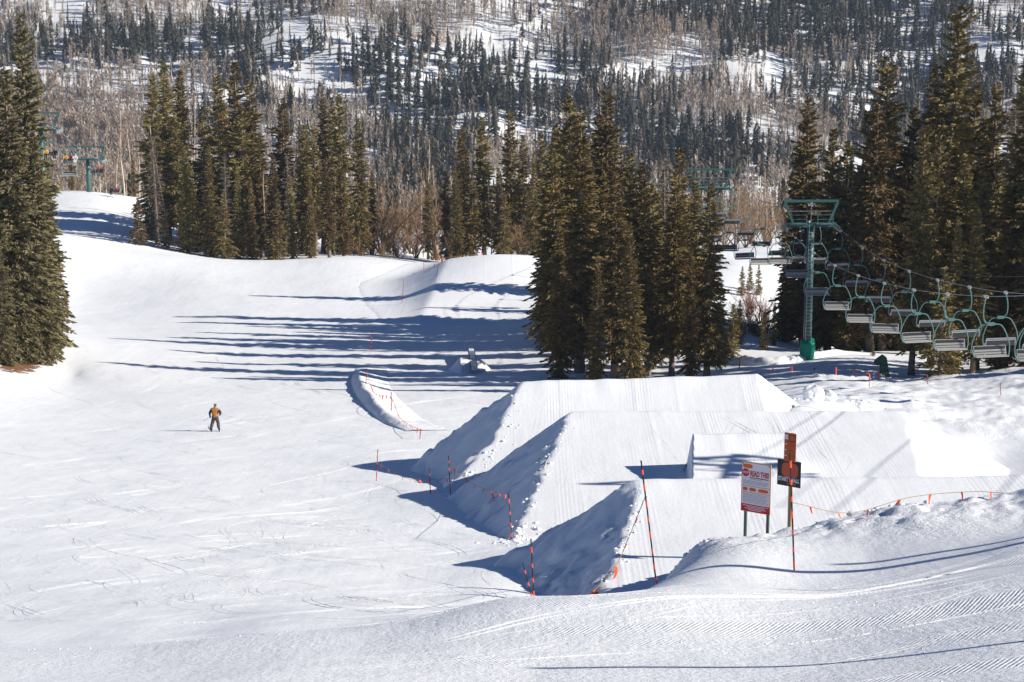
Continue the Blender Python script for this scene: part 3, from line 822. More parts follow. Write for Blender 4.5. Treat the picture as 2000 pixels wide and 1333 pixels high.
# the forest on the far hillside ------------------------------------------------
def far_conifer(seed, n=84):
    rng = np.random.RandomState(seed)
    low = rng.uniform(.04, .3); sp = rng.uniform(.5, 1.0); n = int(n * rng.uniform(.7, 1.15))
    V, F = [], []
    H = 18.0; R = rng.uniform(1.7, 3.5)
    for i in range(n):
        t = (i + rng.rand()) / n
        z = H * (low + (.98 - low) * t)
        az = rng.uniform(0, 6.28); L = R * ((1 - t)**sp * min(1, .5 + t * 4) + .06) * rng.uniform(.45, 1.25)
        w = .28 + .22 * L
        c, s = math.cos(az), math.sin(az)
        b = len(V)
        V += [(c * .05, s * .05, z + .75), (c * L - s * w, s * L + c * w, z - .5 * L), (c * L * 1.1 + s * w, s * L * 1.1 - c * w, z - .55 * L - .3)]
        F.append((b, b + 1, b + 2))
    for k in range(3):
        a0, a1 = 2.09 * k, 2.09 * (k + 1); b = len(V)
        V += [(.28 * math.cos(a0), .28 * math.sin(a0), -1), (.28 * math.cos(a1), .28 * math.sin(a1), -1), (0, 0, H + .6)]
        F.append((b, b + 1, b + 2))
    return np.array(V), np.array(F)
def far_aspen(seed, n=40):
    rng = np.random.RandomState(seed)
    V, F, Mi = [], [], []
    H = 13.0
    lx, ly = rng.normal(0, .35, 2)
    for k in range(3):
        a0, a1 = 2.09 * k, 2.09 * (k + 1); b = len(V); r = .2
        V += [(r * math.cos(a0), r * math.sin(a0), -1), (r * math.cos(a1), r * math.sin(a1), -1), (lx + .05 * math.cos(a1), ly + .05 * math.sin(a1), H * .9), (lx + .05 * math.cos(a0), ly + .05 * math.sin(a0), H * .9)]
        F += [(b, b + 1, b + 2), (b, b + 2, b + 3)]; Mi += [0, 0]
    for i in range(n):
        t = rng.uniform(.38, .97); az = rng.uniform(0, 6.28); z = H * t
        L = 1.9 * (1.25 - t) * rng.uniform(.7, 1.4) + .5
        c, s = math.cos(az), math.sin(az); w = rng.uniform(.10, .30)
        b = len(V)
        V += [(lx * t - s * w, ly * t + c * w, z), (lx * t + s * w, ly * t - c * w, z), (lx * t + c * L * .8, ly * t + s * L * .8, z + L * rng.uniform(.6, 1.3))]
        F.append((b, b + 1, b + 2)); Mi.append(1)
    return np.array(V), np.array(F), np.array(Mi)
FC = [far_conifer(200 + i) for i in range(18)]
FA = [far_aspen(300 + i) for i in range(14)]
CLEAR = [(150, 158, 120, 10, .22, 1), (60, 142, 60, 9, .15, 1), (235, 178, 40, 8, .2, .9), (960, 92, 125, 24, .08, .95), (755, 225, 85, 15, .15, .95), (830, 240, 45, 10, 0, .7), (1485, 84, 65, 9, 0, 1), (1930, 105, 62, 11, 0, 1), (330, 48, 40, 12, 0, .7), (590, 52, 45, 14, 0, .8),
         (660, 60, 40, 12, 0, .7), (1060, 148, 70, 9, .1, .8), (1310, 138, 95, 14, 0, .7), (1465, 272, 60, 9, .2, .9), (1130, 228, 60, 10, 0, .7), (1690, 214, 45, 10, 0, .8), (560, 25, 60, 10, 0, .5), (1280, 150, 60, 10, 0, .6), (1700, 210, 60, 12, 0, .5), (850, 345, 40, 20, 0, .5), (1240, 345, 30, 30, 0, .4), (1420, 300, 60, 8, .1, .6), (900, 225, 40, 7, 0, .6)]
ASPEN = [(860, 45, 190, 34, 1), (1270, 96, 150, 34, 1), (1430, 200, 120, 28, .8), (160, 300, 150, 120, 2.0), (1640, 135, 60, 30, .7), (280, 35, 130, 40, .6), (1220, 205, 90, 30, .5), (1440, 235, 90, 30, .9), (720, 30, 100, 24, .6), (60, 60, 80, 60, .6), (250, 180, 120, 30, .7), (950, 330, 120, 60, .35), (1150, 60, 110, 30, .8), (640, 300, 200, 80, .5), (1570, 280, 60, 60, .8), (1900, 230, 80, 40, .5)]
DARK = [(1260, 46, 230, 30, 1.3), (1660, 60, 320, 60, 1.5), (760, 130, 230, 50, 1.2), (1000, 195, 320, 48, 1.1), (200, 105, 230, 42, 1.2), (830, 300, 120, 80, 1.5), (1340, 300, 240, 60, 1.0), (480, 120, 180, 60, .9), (1800, 200, 200, 90, 1.2), (1560, 190, 90, 60, .7), (240, 215, 60, 22, .8), (1130, 130, 60, 18, .9)]
def field(E, px, py, slope=False):
    r = np.zeros(px.shape)
    for e in E:
        cx, cy, rx, ry = e[:4]
        dy = py - cy - (e[4] * (px - cx) if slope else 0)
        r = np.maximum(r, e[-1] * np.exp(-(((px - cx) / rx)**2 + (dy / ry)**2)**1.3))
    return r
# a table of the hillside: screen row of the ground for every column, to find where a row is
hy = np.exp(np.linspace(math.log(560.0), math.log(1330.0), 420))
hq = np.linspace(-.36, .36, 160)
HQ, HY = np.meshgrid(hq, hy)
HZ = ground_z(HQ * HY, HY)
frng = np.random.RandomState(77)
N = 78000
q = frng.uniform(-.345, .345, N); yy = np.sqrt(frng.uniform(600.0**2, 1210.0**2, N)); xx = q * yy
zz = ground_z(xx, yy)
px, py = to_px(xx, yy, zz)
clear = field(CLEAR, px, py, True); asp = field(ASPEN, px, py); drk = field(DARK, px, py)
clump = fbm(xx * .03, yy * .03, 91, 3); clump2 = fbm(xx * .05, yy * .05, 95, 3)
open_ = np.clip(1 - 1.08 * clear, 0, 1)
pc = np.clip((.09 + .40 * drk - .26 * asp + .42 * clump) * open_, .004, .52)
pa = np.clip((.10 + .55 * asp - .10 * drk + .36 * clump2) * open_, .006, .85)
u = frng.rand(N)
isc = u < pc * .46
isa = (u > 1 - pa * 1.0) & ~isc
def scatter(sel, protos, hlo, hhi, name, mats, solo_n, label, cat, group, stuff_name, stuff_label):
    ids = np.where(sel)[0]
    hs = frng.uniform(hlo, hhi, len(ids)) * (1 + .5 * np.maximum(0, frng.normal(0, .25, len(ids))))
    H0 = protos[0][0][:, 2].max()
    app = hs / yy[ids]
    vis = (px[ids] > 40) & (px[ids] < 1960) & (py[ids] > 70) & (py[ids] < 300)
    vis &= ~((px[ids] > 1530) & (py[ids] > 190)) & ~((px[ids] < 740) & (py[ids] > 200) & (px[ids] > 260)) & ~((px[ids] > 1060) & (px[ids] < 1380) & (py[ids] > 260)) & ~((px[ids] < 110) & (py[ids] > 120))
    order = np.argsort(-np.where(vis, app, 0))
    solo = set(order[:solo_n].tolist())
    mes = []
    for p in protos: mes.append(np_mesh(name, p[0], p[1], mats, p[2] if len(p) > 2 else None))
    Vs, Fs, Ms = [], [], []; off = 0
    for j, i in enumerate(ids):
        k = int(frng.randint(len(protos))); s = hs[j] / H0; a = frng.uniform(0, 6.28); w = s * frng.uniform(.85, 1.25)
        if j in solo:
            o = mesh_obj(name, mes[k]); o.location = (xx[i], yy[i], zz[i]); o.rotation_euler = (0, 0, a); o.scale = (w, w, s)
            tag(o, label, cat, group)
        else:
            v = protos[k][0]; c, sn = math.cos(a), math.sin(a)
            Vs.append(np.stack([(v[:, 0] * c - v[:, 1] * sn) * w + xx[i], (v[:, 0] * sn + v[:, 1] * c) * w + yy[i], v[:, 2] * s + zz[i]], -1))
            Fs.append(protos[k][1] + off); off += len(v)
            if len(protos[k]) > 2: Ms.append(protos[k][2])
    me = np_mesh(stuff_name, np.concatenate(Vs), np.concatenate(Fs), mats, np.concatenate(Ms) if Ms else None)
    o = mesh_obj(stuff_name, me)
    tag(o, stuff_label, 'forest', kind='stuff')
    print(name, len(ids))
scatter(isc, FC, 7, 17, 'hillside_conifer', [M['far_conifer']], 150, 'small dark conifer standing on the far snowy hillside', 'conifer', 'conifers on the far hillside', 'conifer_forest', 'dense dark conifer forest covering the far hillside')
scatter(isa, FA, 9, 14, 'hillside_aspen', [M['far_trunk'], M['far_twig']], 230, 'small leafless pale aspen standing on the far snowy hillside', 'aspen', 'aspens on the far hillside', 'aspen_forest', 'grey leafless aspen forest on the far hillside')
# ------------------------------------------------------------------ snow berm, boulders, loose chunks
def catmull(pts, n):
    P = [Vector(p) for p in pts]; P = [P[0] * 2 - P[1]] + P + [P[-1] * 2 - P[-2]]
    out = []
    m = len(P) - 3
    for k in range(n):
        t = k / (n - 1) * m; i = min(int(t), m - 1); u = t - i
        a, b, c, d = P[i:i + 4]
        out.append(.5 * ((2 * b) + (c - a) * u + (2 * a - 5 * b + 4 * c - d) * u * u + (3 * b - a - 3 * c + d) * u**3))
    return out
def gnd_at(px, Y): 
    p = on_ground(px, Y); p.z = sz(p.x, p.y); return p
def berm(name, ctrl, hs, w, seed, mat, nl=140, ncr=22):
    """a ridge of pushed snow along ctrl (px, Y), height hs at each point"""
    c = catmull([on_ground(a, b) for a, b in ctrl], nl)
    hh = np.interp(np.linspace(0, 1, nl), np.linspace(0, 1, len(hs)), hs)
    V = np.zeros((nl, ncr, 3))
    for i in range(nl):
        d = c[min(i + 1, nl - 1)] - c[max(i - 1, 0)]; a = Vector((d.y, -d.x, 0)).normalized()
        for k in range(ncr):
            o = (k / (ncr - 1) * 2 - 1) * w
            V[i, k] = (c[i].x + a.x * o, c[i].y + a.y * o, 0)
    o = np.linspace(-1, 1, ncr)[None, :]
    prof = np.where(o > .55, np.clip((1 - o) / .45, 0, 1)**.8, np.clip((1 + o) / 1.55, 0, 1)**1.2)
    G = ground_z(V[..., 0], V[..., 1])
    V[..., 2] = G + hh[:, None] * prof * (1 + .3 * fbm(V[..., 0] * .9, V[..., 1] * .9, seed, 3)) + .16 * prof * np.minimum(hh[:, None], 1) * fbm(V[..., 0] * 2.2, V[..., 1] * 2.2, seed + 4, 3) - .12 * (np.abs(o) > .97)
    id_ = np.arange(nl * ncr).reshape(nl, ncr)
    q = np.stack([id_[:-1, :-1], id_[:-1, 1:], id_[1:, 1:], id_[1:, :-1]], -1).reshape(-1, 4)
    return mesh_obj(name, np_mesh(name, V.reshape(-1, 3), q, mat, smooth=True))
tag(berm('snow_berm', [(728, 186), (722, 178), (728, 168), (744, 158), (766, 149), (795, 141), (836, 135)], [.1, .6, .7, .65, .55, .4, .08], 1.7, 7, M['rough']), 'curved rough ridge of pushed snow below the slide box', 'snow bank')
tag(berm('snow_bank', [(1405, 184), (1460, 181), (1520, 179), (1600, 184), (1680, 186)], [.2, .8, .7, .5, .1], 1.6, 17, M['rough']), 'low lumpy snow bank below the green lift tower pad', 'snow bank')
# loose chunks: lumps of a dozen faces, scattered along the torn edges
ico = None
def lump_proto(seed):
    rng = np.random.RandomState(seed)
    t = (1 + 5**.5) / 2
    V = np.array([(-1, t, 0), (1, t, 0), (-1, -t, 0), (1, -t, 0), (0, -1, t), (0, 1, t), (0, -1, -t), (0, 1, -t), (t, 0, -1), (t, 0, 1), (-t, 0, -1), (-t, 0, 1)]) / 1.9
    F = np.array([(0, 11, 5), (0, 5, 1), (0, 1, 7), (0, 7, 10), (0, 10, 11), (1, 5, 9), (5, 11, 4), (11, 10, 2), (10, 7, 6), (7, 1, 8), (3, 9, 4), (3, 4, 2), (3, 2, 6), (3, 6, 8), (3, 8, 9), (4, 9, 5), (2, 4, 11), (6, 2, 10), (8, 6, 7), (9, 8, 1)])
    return V * rng.uniform(.65, 1.2, (12, 1)), F
LP = [lump_proto(i) for i in range(6)]
crng = np.random.RandomState(12)
Vs, Fs, off = [], [], 0
def strew(path, n, spread, lo, hi):
    """path: list of (px, py, Y) on the surface"""
    global off
    pts = [at(*p) for p in path]
    P = np.array([pts[i].lerp(pts[i + 1], crng.rand())[:] for i in crng.randint(len(pts) - 1, size=n)])
    P[:, :2] += crng.normal(0, spread, (n, 2))
    Zs = surf(P[:, 0], P[:, 1])
    for p, z in zip(P, Zs):
        s = (lo + (hi - lo) * crng.rand()**4) * .62
        v, f = LP[crng.randint(6)]
        a = crng.uniform(0, 6.28); c, sn = math.cos(a), math.sin(a)
        Vs.append(np.stack([(v[:, 0] * c - v[:, 1] * sn) * s * 1.25 + p[0], (v[:, 0] * sn + v[:, 1] * c) * s * 1.1 + p[1], v[:, 2] * s * .7 + z + s * .05], -1))
        Fs.append(f + off); off += len(v)
strew([(1330, 1092, 56.5), (1400, 1062, 57.5), (1490, 1056, 57.5), (1560, 1040, 58)], 340, .6, .03, .20)
strew([(1580, 1028, 58), (1640, 1010, 58.3), (1700, 1000, 58.5), (1800, 992, 58.5)], 150, .35, .03, .26)
strew([(1262, 955, 67), (1225, 1040, 62.5), (1185, 1140, 58.5)], 130, .18, .02, .12)
strew([(1108, 812, 95.5), (1060, 900, 89), (1030, 980, 83), (1005, 1045, 79.5)], 150, .3, .03, .2)
strew([(1040, 1010, 80), (1010, 1040, 79), (1000, 1060, 77)], 110, .6, .04, .22)
strew([(1010, 755, 109), (975, 850, 103.5), (930, 900, 101), (850, 955, 99)], 130, .35, .03, .2)
strew([(740, 770, 160), (770, 800, 150), (800, 825, 141), (836, 838, 136)], 130, .5, .05, .28)
strew([(1575, 790, 113), (1600, 790, 113), (1660, 785, 114)], 70, 1.2, .05, .28)
strew([(1405, 712, 184), (1460, 705, 182), (1520, 700, 181)], 80, 1.2, .08, .4)
strew([(870, 975, 96), (900, 960, 97.5)], 50, .6, .03, .15)
strew([(0, 1270, 41), (500, 1245, 41), (900, 1190, 44)], 260, 1.3, .012, .05)
strew([(1000, 1200, 43), (1500, 1200, 39), (1950, 1250, 31.5)], 220, 2.0, .01, .045)
me = np_mesh('snow_chunks', np.concatenate(Vs), np.concatenate(Fs), M['chunk'])
tag(mesh_obj('snow_chunks', me), 'loose crumbled snow chunks along the jump edges and banks', 'snow', kind='stuff')
def boulder(px, py, Y, r, seed, label):
    import bmesh
    bm = bmesh.new(); bmesh.ops.create_icosphere(bm, subdivisions=4, radius=1.0)
    me = bpy.data.meshes.new('snow_boulder')
    V = np.array([v.co[:] for v in bm.verts])
    d = 1 + .34 * fbm(V[:, 0] * 1.6 + seed, V[:, 1] * 1.6 + V[:, 2] * 2.3, seed, 4, .55)
    V = V * d[:, None]
    V[:, 2] = np.maximum(V[:, 2], -.75)
    for v, c in zip(bm.verts, V): v.co = c
    for f in bm.faces: f.smooth = True
    bm.to_mesh(me); bm.free(); me.materials.append(M['rough'])
    o = mesh_obj('snow_boulder', me)
    p = at(px, py, Y); p.z = sz(p.x, p.y) + r * .6
    o.location = p; o.scale = (r, r, r * 1.05); o.rotation_euler = (0, 0, seed)
    tag(o, label, 'snow boulder', 'snow boulders beside the rear jump')
boulder(1589, 785, 113, .58, 3, 'larger shaded snow boulder right of the rear jump')
boulder(1618, 783, 113.5, .46, 5, 'smaller bright snow boulder next to the shaded one')
boulder(1604, 772, 114.5, .36, 8, 'small snow lump between the two snow boulders')

# ------------------------------------------------------------------ marker poles and flagged ropes
def marker_pole(base, top, label, r=.019, cap=True):
    b, t = Vector(base), Vector(top)
    o = empty('marker_pole', b)
    d = t - b; L = d.length
    m = MB(); m.tube([Vector((0, 0, 0)) - d.normalized() * .35, d], r, 7); m.build('shaft', M['bamboo'], o)
    nb = max(3, int(L / .42))
    for k in range(nb):
        f0 = (k + .12) / nb; f1 = f0 + (.30 if k % 3 else .42) / nb
        if f1 > 1: f1 = 1.0
        m = MB(); m.tube([d * f0, d * f1], r * 1.22, 7); m.build('orange_band', M['orange'], o)
    tag(o, label, 'marker pole', 'orange banded marker poles')
    return o
POLES = {}
def pole(key, bpx, bpy_, tpx, tpy, Y, label, r=.02):
    b = at(bpx, bpy_, Y); b.z = min(sz(b.x, b.y) + .02, b.z + .6) if abs(sz(b.x, b.y) - b.z) < 1.5 else b.z
    b.z = sz(b.x, b.y)
    t = at(tpx, tpy, Y)
    if t.z < b.z + .5: t.z = b.z + .9
    marker_pole(b, t, label, r)
    POLES[key] = (b, t)
pole('a', 1283, 1125, 1252, 900, 50.5, 'long leaning marker pole in front of the nearest jump', .021)
pole('b', 1551, 1120, 1543, 885, 48, 'tall marker pole in front of the dark square sign', .021)
pole('c', 1043, 1168, 1037, 1055, 60, 'upright marker pole in the shade left of the nearest jump')
pole('d', 1040, 1166, 1021, 1100, 59.5, 'short tilted marker pole in the shade left of the nearest jump')
pole('e', 1000, 1050, 993, 964, 79, 'marker pole at the left foot of the middle jump')
pole('f', 880, 970, 876, 890, 97, 'taller of the two marker poles between rear and middle jumps')
pole('g', 841, 962, 838, 915, 98.5, 'shorter of the two marker poles between rear and middle jumps')
pole('h', 735, 942, 738, 878, 105, 'marker pole in the shadow tip of the rear jump')
pole('i', 820, 865, 822, 838, 129, 'marker pole at the lower end of the snow berm', .026)
pole('j', 765, 815, 764, 766, 147, 'marker pole halfway along the snow berm', .026)
pole('k', 714, 765, 716, 720, 166, 'marker pole at the upper end of the snow berm', .026)
pole('l', 723, 690, 727, 646, 201, 'marker pole among the tree shadows on the run', .028)
pole('m', 785, 598, 789, 546, 246, 'marker pole left of the far snow roller', .03)
pole('n', 828, 545, 828, 508, 268, 'marker pole at the left edge of the far roller', .03)
pole('o', 1812, 768, 1810, 728, 143, 'marker pole below the big spruce trunk on the right', .026)
pole('p', 1953, 812, 1952, 775, 124, 'thin marker pole on the right hand slope', .02)
pole('q', 1698, 768, 1697, 728, 142, 'marker pole below the dark green hydrant cover', .02)
def flag_mesh(seed):
    rng = random.Random(seed)
    w, h = .055, .30 * rng.uniform(.8, 1.2)
    V, F = [], []
    n = 5
    for i in range(n + 1):
        t = i / n
        x = .07 * math.sin(t * 2 + seed) * t; y = .05 * math.cos(t * 3 + seed) * t
        V += [(x - w * (1 - .5 * t), y - .003, -h * t), (x + w * (1 - .5 * t), y - .003, -h * t), (x + w * (1 - .5 * t), y + .003, -h * t), (x - w * (1 - .5 * t), y + .003, -h * t)]
        if i:
            a, b = (i - 1) * 4, i * 4
            F += [[a, a + 1, b + 1, b], [a + 2, a + 3, b + 3, b + 2], [a + 1, a + 2, b + 2, b + 1], [a + 3, a, b, b + 3]]
    F += [[0, 3, 2, 1], [n * 4, n * 4 + 1, n * 4 + 2, n * 4 + 3]]
    me = bpy.data.meshes.new('flag'); me.from_pydata(V, [], F); me.materials.append(M['orange']); me.update()
    return me
FLG = [flag_mesh(i) for i in range(4)]
def flag_rope(pts, nf, label, r=.008, fs=1.0):
    c = catmull(pts, 40)
    o = empty('flag_rope', c[0])
    m = MB(); m.tube([p - c[0] for p in c], r, 5); m.build('rope', M['rope'], o)
    for k in range(nf):
        t = (k + .6) / nf * 39; i = min(int(t), 38)
        p = c[i].lerp(c[i + 1], t - i) - c[0]
        f = mesh_obj('flag', FLG[k % 4], o); f.location = p; f.rotation_euler = (0, trng.uniform(-.5, .5), trng.uniform(-1.2, 1.2))
        s = fs * trng.uniform(.45, .95); f.scale = (s, s, s)
    tag(o, label, 'flag rope', 'orange flagged ropes')
def up(k, f): return POLES[k][0].lerp(POLES[k][1], f)
def lowp(px, py, Y, h=.25):
    p = at(px, py, Y); p.z = max(p.z, sz(p.x, p.y) + h); return p
flag_rope([up('b', .58), lowp(1660, 1002, 54, .3), lowp(1780, 997, 56, .3), lowp(1900, 985, 57, .3), at(2010, 962, 57.5), at(2120, 925, 58)], 10, 'flagged rope sagging right from the pole by the dark sign', .010, 1.05)
flag_rope([up('h', .62), lowp(767, 922, 104), lowp(800, 936, 101.5), up('g', .55), up('f', .45)], 9, 'flagged rope across the shadow of the rear jump')
flag_rope([up('f', .8), lowp(923, 945, 93, .5), lowp(962, 963, 88, .5), up('e', .96)], 7, 'flagged rope along the foot of the middle jump')
flag_rope([up('k', .9), lowp(722, 748, 163), lowp(735, 770, 157), up('j', .75), lowp(780, 815, 141), lowp(800, 830, 134), up('i', .9)], 26, 'densely flagged rope along the snow berm', .012, 1.1)
flag_rope([up('a', .72), lowp(1228, 1050, 61, .15), lowp(1200, 1110, 59, .15), lowp(1150, 1165, 57, .1)], 4, 'rope down the left edge of the nearest jump', .012, 1.2)
flag_rope([at(845, 520, 268), at(862, 506, 272), at(900, 500, 276), at(950, 494, 279)], 7, 'flagged rope behind the far snow roller', .012, 2.2)
# short orange stubs of buried marker discs
def stub(px, py, h_px, Y, label, bent=False):
    p = at(px, py, Y); p.z = sz(p.x, p.y)
    h = h_px * Y / FPX; w = .055 + .012 * trng.random()
    m = MB()
    pts = [(0, 0, -.15), (0, 0, h * .7), ((-.10 if bent else .02), 0, h)]
    if bent: pts.append((-.26, 0, h * .92))
    m.tube(pts, [w, w * .9, w * .95, w * .7][:len(pts)], 6)
    o = m.build('orange_marker', M['orange']); o.location = p
    tag(o, label, 'marker', 'short orange markers')
RW = 'in the row below the lift tower'
for i, a in enumerate(((1444, 716, 22, 177), (1509, 734, 12, 168), (1546, 733, 10, 167), (1590, 734, 7, 166), (1632, 743, 16, 158), (1668, 740, 9, 159), (1698, 744, 15, 156, True), (1716, 748, 22, 153, True))):
    stub(a[0], a[1], a[2], a[3], 'short orange marker %s, %s from the left' % (RW, ordinal(i)), *a[4:])
stub(1080, 1168, 18, 59, 'short orange marker in the shade of the nearest jump')
stub(1170, 1160, 22, 57.5, 'bent orange marker at the foot of the nearest ramp edge', True)

# ------------------------------------------------------------------ dark green hooded cover
p = at(1722, 738, 160); p.z = sz(p.x, p.y)
hc = empty('hydrant_cover', p)
m = MB()
W_, D_ = .33, .3
prof = [(-.10, -.2), (.62, -.2), (.30, 1.45), (.02, 1.62), (-.58, 1.18), (-.66, .92), (-.42, .82), (-.18, .98)]
m.poly(prof, .3, .6)
m.build('cover', M['dark_green'], hc)
m = MB(); m.bar((-.04, -.315, .35), (.50, -.315, .35), .01, .06); m.bar((-.10, -.315, .85), (.36, -.315, .85), .01, .06); m.build('strap', M['black'], hc)
tag(hc, 'dark green hooded hydrant cover leaning in the shaded snow', 'hydrant cover')

# ------------------------------------------------------------------ slide box in the shade
a = at(926, 716, 180); b = at(920, 679, 193)
bx = empty('slide_box', a, math.atan2(b.x - a.x, b.y - a.y) * -1)
L = math.hypot(b.x - a.x, b.y - a.y); dz = b.z - a.z
def bxp(y, z=0.0): return (0, y, dz * y / L + z)
for nm, mt, y0, y1, w, h, zo in (('deck', 'box_top', .9, L * .72, .50, .05, 0), ('front_plate', 'white_plastic', -.1, .9, .50, .05, 0), ('blue_plate', 'box_blue', L * .72, L * .80, .50, .05, 0), ('end_plate', 'white_plastic', L * .80, L, .50, .05, 0)):
    m = MB(); m.bar(bxp(y0, zo), bxp(y1, zo), w, h); m.build(nm, M[mt], bx)
for sx in (-1, 1):
    m = MB(); m.bar((sx * .285, 0, -.16), (sx * .285, L, dz - .16), .06, .38); m.build('side_rail', M['black'], bx)
for y in (1.0, L * .5, L - .6):
    m = MB(); m.bar(bxp(y, -.2), (0, y, dz * y / L - 1.6), .4, .08); m.build('leg', M['steel'], bx)
m = MB(); m.box(-.27, .27, -.14, -.1, -.34, -.02); m.build('front_cap', M['white_plastic'], bx)
tag(bx, 'narrow slide box with white ends standing in the tree shadows', 'slide box')

# ------------------------------------------------------------------ ski and board tracks: low ridges thrown up beside the edges
krng = np.random.RandomState(31)
Vs, Fs, off = [], [], 0
def track(x0, y0, head, L, amp, wave, w, h, double):
    global off
    n = max(12, int(L / (.012 * max(y0, 40))))
    s_ = np.linspace(0, L, n); ph = krng.uniform(0, 6.28)
    a = head + amp * np.sin(s_ / wave * 2 * math.pi + ph)
    ds = L / n
    X = x0 + np.cumsum(np.cos(a)) * ds; Y = y0 + np.cumsum(np.sin(a)) * ds
    ok = Y > 25
    if ok.sum() < 8: return
    X, Y, a = X[ok], Y[ok], a[ok]; n = len(X)
    zc = surf(X, Y)
    bad = np.where(np.abs(np.diff(zc, 2)) > .055)[0]
    if len(bad):
        n = int(bad[0])
        if n < 8: return
        X, Y, a = X[:n], Y[:n], a[:n]
    nx, ny = -np.sin(a), np.cos(a)
    env = np.clip(np.minimum(np.arange(n), n - 1 - np.arange(n)) / 5.0, 0, 1) * np.clip(.7 + 1.2 * fbm(X * .7, Y * .7, 55, 2), .15, 1.3)
    for o in ((-.13, .13) if double else (0.0,)):
        cx, cy = X + nx * o, Y + ny * o
        P = np.empty((n, 3, 3))
        for k, (oo, hh) in enumerate(((-w, -.03), (0, 1), (w, -.03))):
            P[:, k, 0] = cx + nx * oo; P[:, k, 1] = cy + ny * oo
            P[:, k, 2] = (h * env if hh == 1 else hh * (1 + 0 * env))
        P[:, :, 2] += surf(P[:, :, 0].ravel(), P[:, :, 1].ravel()).reshape(n, 3)
        Vs.append(P.reshape(-1, 3))
        i = np.arange(n - 1)[:, None] * 3
        Fs.append(np.concatenate([i + np.array([[0, 1, 4, 3]]), i + np.array([[1, 2, 5, 4]])]) + off); off += n * 3
def tracks(n, pxr, Yr, hd, hs, Lr, amp, wave, w, h):
    for _ in range(n):
        Y = math.exp(krng.uniform(math.log(Yr[0]), math.log(Yr[1]))); px_ = krng.uniform(*pxr)
        x = (px_ - 1000) / FPX * Y
        k = (Y / 90.0)**.6
        track(x, Y, hd + krng.normal(0, hs), krng.uniform(*Lr), krng.uniform(*amp), krng.uniform(*wave), w * k * krng.uniform(.7, 1.3), h * k * krng.uniform(.5, 1.25), krng.rand() < .5)
down = math.pi / 2
tracks(230, (-50, 900), (50, 140), down, .35, (8, 34), (.3, 1.0), (16, 34), .045, .017)
tracks(160, (-50, 900), (50, 140), down, .5, (3, 12), (.2, 1.0), (12, 30), .035, .012)
tracks(9, (600, 1900), (27, 42), .35, .12, (16, 30), (.05, .15), (30, 50), .05, .030)
tracks(130, (100, 1000), (130, 270), down, .3, (20, 60), (.2, .7), (24, 60), .05, .018)
tracks(60, (-50, 850), (48, 120), .2, .5, (6, 22), (.1, .6), (20, 40), .05, .016)
tracks(45, (0, 2000), (28, 46), .5, .6, (4, 14), (.1, .5), (12, 30), .03, .012)
tracks(46, (1560, 2010), (98, 150), 1.9, .35, (14, 40), (.15, .5), (20, 50), .12, .07)
tracks(26, (1350, 2000), (50, 58), .6, .4, (3, 9), (.1, .4), (8, 20), .03, .015)
tracks(46, (1180, 1700), (84, 95), down, .2, (4, 9), (.1, .4), (10, 24), .03, .010)
tracks(50, (1000, 1500), (62, 110), down - .05, .12, (6, 12), (.05, .25), (10, 24), .03, .010)
me = np_mesh('ski_tracks', np.concatenate(Vs), np.concatenate(Fs), M['chunk'], smooth=False)
tag(mesh_obj('ski_tracks', me), 'thin curving ski and board tracks across the groomed snow', 'ski tracks', kind='stuff')
# ------------------------------------------------------------------ signs
def text_mesh(body, size, mat, parent, loc, name, w=None, bold=0.0, tall=1.0):
    """flat lettering, x to the right and z up, standing at loc in front of a board"""
    cu = bpy.data.curves.new(name, 'FONT'); cu.body = body; cu.size = size; cu.align_x = 'CENTER'; cu.align_y = 'CENTER'
    cu.offset = bold; cu.extrude = .001
    tmp = bpy.data.objects.new(name, cu); COL.objects.link(tmp)
    dg = bpy.context.evaluated_depsgraph_get()
    me = bpy.data.meshes.new_from_object(tmp.evaluated_get(dg))
    bpy.data.objects.remove(tmp); bpy.data.curves.remove(cu)
    xs = [v.co.x for v in me.vertices]
    k = w / (max(xs) - min(xs)) if w else 1.0
    for v in me.vertices: v.co = (v.co.x * k, -v.co.z, v.co.y * tall)
    me.materials.clear(); me.materials.append(mat); me.update()
    o = mesh_obj(name, me, parent); o.location = loc
    return o
def oval(cx, cz, w, h, n=28, sq=1.0):
    r = min(w, h) / 2
    pts = []
    for k in range(n):
        a = 2 * math.pi * k / n
        c, s = math.cos(a), math.sin(a)
        e = 2.0 / 3.6
        pts.append((cx + math.copysign(abs(c)**e, c) * w / 2, cz + math.copysign(abs(s)**e, s) * h / 2))
    return pts
def flat(pts, y, mat, parent, name, d=.002):
    m = MB(); m.poly(pts, y, d); return m.build(name, mat, parent)
def rect(x0, x1, z0, z1): return [(x0, z0), (x1, z0), (x1, z1), (x0, z1)]
# large information board
YS = 57.5
pl = at(1450, 951, YS); pr = at(1504, 962, YS - .5)
g = at(1483, 1052, YS - .25)
yaw = math.radians(-33)
BWd, BHt = .94, 1.50
top = at(1477.5, 905, YS - .25)
s1 = empty('information_sign', (top.x, YS - .25, top.z - BHt), yaw)
g0 = sz(top.x, YS - .25) - (top.z - BHt)      # ground below the board's lower edge, local
m = MB(); m.box(-BWd / 2, BWd / 2, 0, .035, 0, BHt); bd = m.build('backing_board', M['wood'], s1)
f1 = flat(rect(-BWd / 2 + .006, BWd / 2 - .006, .006, BHt - .006), -.001, M['sign_rust'], s1, 'border')
f2 = flat(rect(-BWd / 2 + .02, BWd / 2 - .02, .02, BHt - .02), -.004, M['sign_white'], s1, 'white_panel')
y0 = -.007
flat(rect(-BWd / 2 + .02, BWd / 2 - .02, .02, .235), y0, M['sign_red'], s1, 'red_panel')
flat(oval(-.27, 1.375, .31, .125), y0, M['sign_orange'], s1, 'orange_oval')
